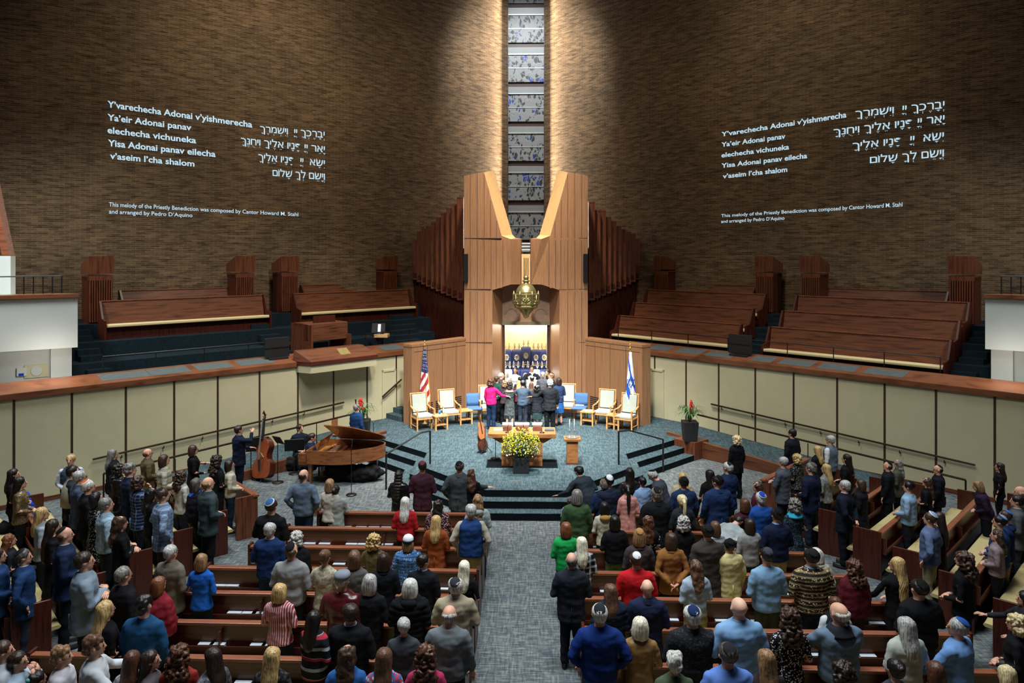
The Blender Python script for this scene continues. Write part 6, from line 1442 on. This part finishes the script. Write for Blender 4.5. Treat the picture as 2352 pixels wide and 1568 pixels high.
Q(B_,182,1340,'F',0,'xlong','y','','B','lc:141416:3c3c3c',DK,'person in black lace with very long blond hair')
Q(B_,655,1327,'F',0,'wavy','b','','H','2c5c9c','T1c2c44','person in denim blue shirt with half tied brown hair',H=1.6)
Q(B_,890,1345,'F',0,'long','m','','B','lc:3c68a8:b84048:c0c8d0',DK,'person in colourful floral blouse',H=1.6)
Q(B_,1155,1330,'F',0,'curlylong','a','','B','b0305c',DK,'person in magenta top with curly hair',H=1.62)
# ---- centre block, blue-star flag side
Q(C_,262,172,'M',40,'short','k','','J','2c343c','T22282e','person in charcoal suit bending over a child by the steps',bow=22,pose='out/front',sn=False,girth=1.05)
Q(C_,190,398,'K',-10,'short','b','','H','9c90c0',NV,'small child in lilac top beside the bending charcoal suit',H=1.08,sn=False)
Q(C_,437,252,'M',15,'crop','k','knit:d8dce0','J','1c2438',NV,'person in navy suit with white kippah before the steps')
Q(C_,406,277,'M',5,'short','g','suede:6c5444','J','1c2c4c',NV,'person in navy suit with brown kippah beside the pink blazer')
Q(C_,568,205,'F',5,'long','k','','B','sq:141418:4c4c54',DK,'person in black sequined top behind the pink blazer')
Q(C_,648,262,'K',20,'short','k','','H','8ca8d0',NV,'boy sized person in light blue shirt beside the sequined top',H=1.42)
Q(C_,553,305,'F',5,'longpony','k','','J','sa:d09088','Sc88880','person in satin pink blazer with long dark ponytail',pose='front',H=1.6)
Q(C_,745,200,'M',70,'short','s','kip:141418','J','3c4048','T2c3036','person in grey suit bowing the head by the stair handrail',bow=16,hp=-25,sn=False)
Q(C_,903,235,'F',5,'wavy','y','','W','b8a888',DK,'person in cream shawl half hidden by a navy blazer')
Q(C_,912,262,'M',5,'crop','k','kip:101216','J','1c3050',NV,'person in navy blazer before the cream shawl, black kippah',pose='down')
Q(C_,1075,217,'F',15,'long','k','','D','101014','','person in black dress with long dark hair by the wood floor line',pose='down',sn=False)
Q(C_,1127,255,'M',12,'crop','k','suede:0e0e12','J','1c3058','T1c2c4c','broad person in blue suit and large black kippah',girth=1.1,pose='down',hy=25)
Q(C_,1190,170,'M',35,'short','w','kip:1c2426','J','1a2a4c',NV,'person in navy suit with white hair and dark kippah beside the front screen',girth=1.05,sn=False)
Q(C_,1246,0,'F',25,'curly','l','','J','0f1013','T0f1013','person in black suit standing alone on the open floor by the low wood wall',pose='down',sn=False)
Q(D_,185,-42,'M',35,'short','k','','J','12151c',DK,'person in dark suit standing on the ramp near the handrail',pose='down',sn=False,hy=10)
Q(C_,1540,135,'M',50,'crop','s','','J','4c5058','T202228','person in grey suit with arms folded at the front screen',pose='cross')
Q(C_,1627,118,'F',40,'curly','y','','B','fl:14151a:8c8c84',DK,'person in dark floral top with curly blond hair')
Q(C_,1380,293,'F',70,'wavy','b','','B','5c2430',DK,'person in burgundy top turned aside near the front screen',H=1.55)
Q(C_,1400,360,'M',12,'short','w','knit:2040a0:c8d0dc','J','1c4890',NV,'person in bright blue blazer and blue embroidered kippah')
Q(C_,1500,462,'M',12,'crop','k','suede:0e0e12','S','131c38',KH,'person in dark navy sweater and khaki trousers with black kippah',collar='8cacd8',skin=1)
Q(C_,1612,400,'F',12,'curly','g','','D','fl:1c2a34:4c606c','','person in speckled black coat with turquoise scarf',extra='scarf',ecol='3cb0d0')
Q(C_,1297,398,'F',12,'bob','a','','S','3c1420',DK,'person in maroon knit beside the bending grey shirt')
Q(C_,1235,435,'M',-55,'crop','k','kip:3c2428','H','9ca4a4',DK,'person in pale grey shirt bending sideways towards a neighbour',bow=34,sn=False,hp=-15)
Q(C_,1327,525,'F',12,'bob','d','','S','8c8c8c',NV,'person in light grey sweater with hand raised, beside the navy sweater',pose='front')
Q(C_,740,328,'M',5,'short','g','suede:1c1814','J','131416',DK,'person in black suit and black kippah behind the pink blazer',girth=1.08)
Q(C_,900,375,'F',8,'pony','l','','J','24282e',DK,'person in dark grey jacket with tied blond hair')
Q(C_,235,340,'M',0,'bob','g','','S','kn:3c5434:2c4028','T24282c','person in mottled green sweater at the aisle, front rows',pose='down')
Q(C_,410,420,'F',0,'bob','k','','B','c4bca8',DK,'person in white top with tan bag across the back',extra='hood',ecol='a88448')
Q(C_,474,505,'F',3,'bob','k','','S','101114','T4c5838','person in black sweater and olive trousers')
Q(C_,683,505,'F',5,'wavy','a','','B','lc:101114:101114:d8d8d8',DK,'person in black top with big white flower print')
Q(C_,908,512,'F',5,'curly','s','','B','131418',DK,'person in black with grey curls behind the tan jacket')
Q(C_,1110,542,'F',8,'bob','m','','B','ph:a8b0b4:6c7478',NV,'person in pale striped top beside the brown overcoat')
Q(C_,1062,567,'M',8,'crop','k','suede:15171b','C','3c3834',DK,'person in dark brown overcoat with black kippah',pose='down')
Q(C_,166,548,'F',0,'bob','r','','S','1c9c4c',DK,'person in bright green sweater at the aisle')
Q(C_,265,642,'F',5,'long','p','','H','bp:15171b:b8bcc0',DK,'person in black and white plaid shirt beside the dark suit',H=1.66)
Q(C_,628,590,'F',5,'bob','o','kip:a87848','J','3c3438',DK,'person in dark brown jacket with tan kippah')
Q(C_,830,615,'F',5,'bob','b','','J','8c5c30',DK,'person in tan suede jacket with hands clasped behind',pose='behind',skin=1)
Q(C_,1202,655,'M',8,'crop','k','suede:141416','J','c8bc84',DK,'person in pale yellow blazer',pose='down',skin=1)
Q(C_,610,740,'M',0,'crop','b','kip:dcdcdc','S','b81820',DK,'person in scarlet sweater and white kippah',girth=1.08)
Q(C_,200,740,'M',-2,'fringe','e','','J','20242e','T20242e','person in dark suit standing in the aisle at the pew end',pose='front',sn=False)
Q(C_,985,790,'F',12,'wavy','m','','L','gr:a0b0c0:8c7c48','S8c8458','person in silvery jacket and golden skirt')
Q(C_,1437,713,'M',8,'crop','k','suede:3c4048','H','7ca0c0','T3c4034','person in light blue shirt and olive trousers with grey kippah',pose='front')
Q(C_,447,940,'F',5,'long','m','','P','1c2838',DK,'person in navy puffer jacket with long light brown hair',H=1.6)
Q(C_,680,912,'M',-5,'bald','','','J','1c2440',DK,'bare headed person in navy suit behind the scarlet sweater',girth=1.04,skin=2)
Q(C_,378,1070,'M',-3,'short','w','suede:24282e','S','102c6c','T2c5c90','person in royal blue fleece and jeans with dark kippah',pose='pocket',girth=1.08,glasses=True)
Q(C_,635,1148,'F',-5,'bob','p','','B','sa:8c6c40',DK,'person in tan satin blouse with platinum bob',girth=1.06)
Q(C_,966,1080,'M',0,'short','w','kip:1c2c58','S','fl:1c1e22:34383c',DK,'person in speckled charcoal sweater and navy kippah',pose='front',girth=1.18)
Q(C_,1262,1012,'M',5,'bald','','','H','7ca4cc',DK,'bare headed person in light blue denim shirt',girth=1.12,skin=2,collar='7ca4cc',glasses=True)
Q(C_,1580,1090,'F',3,'curlylong','b','','D','fl:14141a:c8c8cc','','person in black and white flowered dress')
Q(C_,1190,1288,'M',3,'crop','e','suede:24262a','H','5c80c8',DK,'person in periwinkle blue shirt and dark patterned kippah',girth=1.1,H=1.66)
Q(C_,850,1375,'F',0,'thick','w','','S','kn:4c5840:3c4834',DK,'person in olive ribbed top with short white hair',H=1.6)
Q(C_,1432,1355,'F',5,'long','o','','B','2c2420',DK,'person with long highlighted hair below the flowered dress',H=1.62)
# ---- side section by the blue-star flag
SB = 48
Q(D_,428,-2,'M',42,'short','s','','V','5c6874',DK,'person in grey vest over white shirt and glasses by the ramp rail',sleeves='c8ccd0',glasses=True,sn=False)
Q(D_,345,65,'F',35,'long','y','','B','101114',DK,'person in black with blond hair before the grey vest')
Q(D_,530,118,'F',50,'long','k','','B','101114',DK,'person in black with dark hair leaning near the ramp',sn=False)
Q(D_,305,172,'M',40,'short','g','suede:5c5850','J','151d34',NV,'person in navy suit and grey kippah, front angled row',pose='front',girth=1.05)
Q(D_,400,180,'F',40,'long','y','','B','fl:8c8c84:54545c',DK,'person in flowered pale blouse with long blond hair',hy=10)
Q(D_,517,283,'M',50,'short','s','','J','121826',DK,'person in black suit with hands clasped behind the back',pose='behind',sn=False,collar='c0c4c8')
Q(D_,620,278,'F',50,'bob','b','','C','15161c',DK,'person in long black coat beside the clasped hands')
Q(D_,792,165,'M',55,'fringe','b','suede:121216','J','12141c',DK,'person in black suit and black kippah facing the bema, third angled row',pose='down')
Q(D_,857,163,'F',48,'wavy','g','','J','4c4c3c',DK,'person in olive grey jacket beside the black suit')
Q(D_,925,290,'M',50,'crop','k','suede:101014','H','8cacc8','T1c1c26','person in light blue shirt with black kippah, arm resting on the pew',pose='front')
Q(D_,1040,290,'F',50,'wavy','b','','B','14141a',DK,'person in black with long brown hair behind the light blue shirt')
Q(D_,1110,188,'M',58,'fringe','k','suede:141418','J','10141e',DK,'person in black suit and glasses near the cream wall',glasses=True,pose='down',hy=15)
Q(D_,1372,275,'F',65,'bob','o','','S','2c1c34',DK,'person in purple sweater leaning with clasped hands over the pew rail',bow=14,pose='front',sn=False)
Q(D_,1500,175,'F',60,'long','d','','B','141218',DK,'person in black top and glasses standing by the cream wall panel',glasses=True,pose='down')
Q(D_,1632,320,'M',60,'fringe','s','','J','3c3c44',DK,'person with bare crown at the picture edge behind the grey suit')
Q(D_,1610,378,'M',58,'short','k','','J','54565a','T2c2e34','person in grey suit at the picture edge',collar='c8c8c8')
Q(D_,1535,475,'M',58,'crop','b','kip:2c70b8','S','1c2c54',KH,'person in navy hooded top with orange print and blue kippah',extra='hood',ecol='1c2c54')
Q(D_,1500,505,'M',55,'crop','k','knit:8c98b0:2c4c8c','S','24406c','T1c3c6c','person in blue sweatshirt and jeans with pale knitted kippah',sn=True)
Q(D_,1482,598,'F',55,'wavy','b','','S','8c7c80','T14141a','person in mauve beige sweater beside the patterned kippah',pose='front')
Q(D_,1272,685,'F',45,'curlylong','b','','B','0f0f13','T20303c','person in black top and dark jeans with long wavy hair at the pew end',pose='front')
Q(D_,1060,485,'M',48,'crop','b','knit:90a0c0:dce0e8','S','5c6c90','T8c8468','person in grey blue sweater and khaki trousers with patterned kippah',pose='pocket')
Q(D_,1112,485,'F',50,'xlong','d','','D','101016','','person in long dark dress behind the grey blue sweater')
Q(D_,850,770,'F',18,'xlong','y','','B','101013',DK,'person in black with very long blond hair, hand on the pew rail',pose='lean/front',hy=30)
Q(D_,988,915,'M',10,'crop','k','suede:0e0e10','S','0f1013',DK,'large person in black sweater and black kippah',girth=1.18)
Q(D_,575,785,'F',15,'curlylong','a','','W','541420','T2c1420','person in maroon shawl with wavy hair')
Q(D_,308,720,'M',5,'crop','k','suede:1c181c','S','fi:28221c:c8bc98:84704c','T151a2c','person in brown and cream patterned cardigan',girth=1.14,collar='8cacd0')
Q(D_,345,706,'F',20,'bob','w','','J','b0ac98',DK,'person in cream jacket hidden behind the patterned cardigan',bow=12,sn=False,H=1.6)
Q(D_,455,1020,'K',10,'short','a','','V','15171c',NV,'young person in dark vest and white sleeves behind the grey blue shirt',sleeves='c4c8cc',H=1.5)
Q(D_,482,1058,'M',8,'fringe','w','','H','64788c','T20242c','person in grey blue shirt leaning both hands on the pew rail',pose='lean',girth=1.14,extra='scarf',ecol='24262c',hy=15)
Q(D_,905,1150,'F',8,'long','s','','S','kn:b0b4ac:9a9e96',DK,'person in fluffy white sweater with long silver hair',girth=1.08)
Q(D_,1235,1158,'M',40,'short','s','knit:24509c:2c58a8','H','6c94cc',NV,'person in light blue shirt, blue kippah and glasses looking sideways',glasses=True,girth=1.1,pose='lean/front',hy=25)
Q(D_,1605,1138,'F',55,'curly','l','','B','14151a',DK,'person in black ruffled top with curly blond hair at the picture edge',sn=False,pose='front')
Q(D_,508,1430,'F',0,'curly','d','','B','24242c',DK,'person with dark curls at the bottom behind the grey blue shirt',H=1.6)
Q(D_,840,1415,'F',5,'bun','k','','B','3c3c44',DK,'person with tied dark bun at the bottom behind the fluffy sweater',H=1.6)
Q(D_,1090,1430,'F',10,'bob','a','','B','3c2420',DK,'person with brown bob at the bottom beside the light blue shirt',H=1.6)
Q(D_,1540,1455,'F',20,'bob','l','','B','3c3c3c',DK,'person with blond bob at the bottom corner by the aisle',H=1.58,sn=False)
Q(D_,1660,985,'F',70,'bob','k','','J','24262c',DK,'person cut by the picture edge pointing with one hand',pose='front/out',sn=False,H=1.6)
# ---- group embracing on the bema
BZ = .5
Q(G_,215,280,'F',-30,'curly','a','','S','d8206c','T1c2c48','person in hot pink cardigan and jeans with arm around the group',pose='down/hug',z=BZ,H=1.68)
Q(G_,290,245,'F',-50,'short','b','','S','1c4438',DK,'person in dark green top behind the pink cardigan',z=BZ,H=1.60)
Q(G_,345,195,'M',-90,'fringe','w','','J','3c3c40',DK,'person with pale kippah behind the dark green top',z=BZ,H=1.68)
Q(G_,388,302,'F',-10,'curly','o','','B','3c3034',DK,'small person between green top and patterned skirt',z=BZ,H=1.5)
Q(G_,452,322,'F',-5,'curly','d','','D','sq:343a3a:8c9490','','person in silvery black patterned dress and short boots',z=BZ,H=1.56,pose='hug',extra='scarf',ecol='a88c80')
Q(G_,522,135,'F',172,'wavy','d','','B','ccc8c0',DK,'person in white top facing the group before the open ark',z=BZ,pose='out',glasses=True)
Q(G_,585,255,'K',10,'short','k','','S','24242c',DK,'dark haired small person in the middle of the embracing group',z=BZ,H=1.45)
Q(G_,570,300,'F',0,'long','y','','B','5c2430',DK,'blond person in burgundy top inside the embracing group',z=BZ,H=1.42)
Q(G_,622,300,'M',0,'crop','k','kip:5c646c','S','465666','T2c3440','person in grey blue sweater with both arms around neighbours',pose='hug',z=BZ,H=1.62)
Q(G_,737,110,'M',178,'short','d','','J','1c1c24',DK,'person in white and black prayer shawl facing the group before the ark',z=BZ,extra='tallit',ecol='d8d4c8',glasses=True,pose='out')
Q(G_,740,245,'K',0,'short','d','kip:dcdcdc','H','b0b0ac',DK,'small person with white kippah in the embracing group',z=BZ,H=1.42)
Q(G_,730,325,'F',0,'long','m','','B','4c3c34',DK,'small person with long brown hair beside the grey blue sweater',z=BZ,H=1.38)
Q(G_,808,365,'M',0,'curly','k','kip:b8c0c4','J','24282e','S2c4040','person in dark jacket and green skirt with silver kippah',z=BZ,H=1.50)
Q(G_,940,155,'F',140,'long','d','','B','2c2420',DK,'person in dark top smiling beside the open ark',z=BZ,H=1.62)
Q(G_,985,205,'M',110,'short','o','kip:24242a','J','1c2028',DK,'bearded person in dark suit behind the charcoal jacket',z=BZ,H=1.68)
Q(G_,968,290,'M',12,'thick','w','','J','24262a','T15161a','person in charcoal jacket with thick white hair in the embracing group',z=BZ,H=1.72,pose='hug/down',girth=1.06)
Q(G_,1070,372,'F',25,'bob','d','','S','2c3c5c','Spl:1c4c8c:3c78b8','person in blue plaid skirt half hidden behind the charcoal jacket',z=BZ,H=1.62,pose='front',at=Pd(1283,900,25.3)[:2])
Q(G_,880,190,'F',175,'bob','s','','J','5c5c64',DK,'person in grey at the ark between prayer shawl and dark top',z=BZ,H=1.62)
# ---- musicians
person(549,977,'M',-50,'short','d','','J','141c30','T141a28','person in dark suit and blue tie playing the double bass',pose='play/bassn',sn=False,collar='5c8cd8',H=1.78)
person(689,975,'M',-150,'crop','d','kip:24242a','J','15202c','T15202c','seated bearded person in dark suit and light tie behind a music stand',sit=True,sn=False,collar='d0d4d8',pose='front',hy=30)
person(714,995,'M',-75,'short','d','','J','14203c','T141c30','pianist in navy suit and tie seated at the grand piano',sit=True,sn=False,pose='play',collar='d0d4d8',hp=-15)
person(820,927,'M',-40,'short','g','','J','1c3c68','T1c2430','person in navy suit singing into a microphone beside the planter',sn=False,collar='d0d4d8',pose='down',H=1.78)

# ---- prayer books named after whoever stands closest to their rack
def near_person(o):
    w = o.location; return min((q for q in bpy.data.objects if q.name.startswith('person') and not q.parent), key=lambda q: (q.location.x-w.x)**2+(q.location.y-w.y-.1)**2)
lbs = []
for o, row in BOOKS:
    q = near_person(o); d = q['label'].replace('person in ', '').replace('person ', '').replace('grey grey', 'grey').split(',')[0].split()[:4]
    while d and d[-1] in ('and','with','of','in','the','to','by','beside','over','a','on','behind'): d = d[:-1]
    lbs.append('pale book, %s rack, near %s' % (row.replace(' of the', ',').replace(' side centre block', ' side'), ' '.join(d)))
for i, (o, row) in enumerate(BOOKS):
    same = sorted((k for k in range(len(lbs)) if lbs[k] == lbs[i]), key=lambda k: abs(BOOKS[k][0].location.x))
    o['label'] = lbs[i] + ('' if len(same) < 2 else ', %s from aisle' % ['first','second','third','fourth','fifth','sixth','seventh','eighth'][same.index(i)]); o['group'] = 'prayer books in the pew racks'
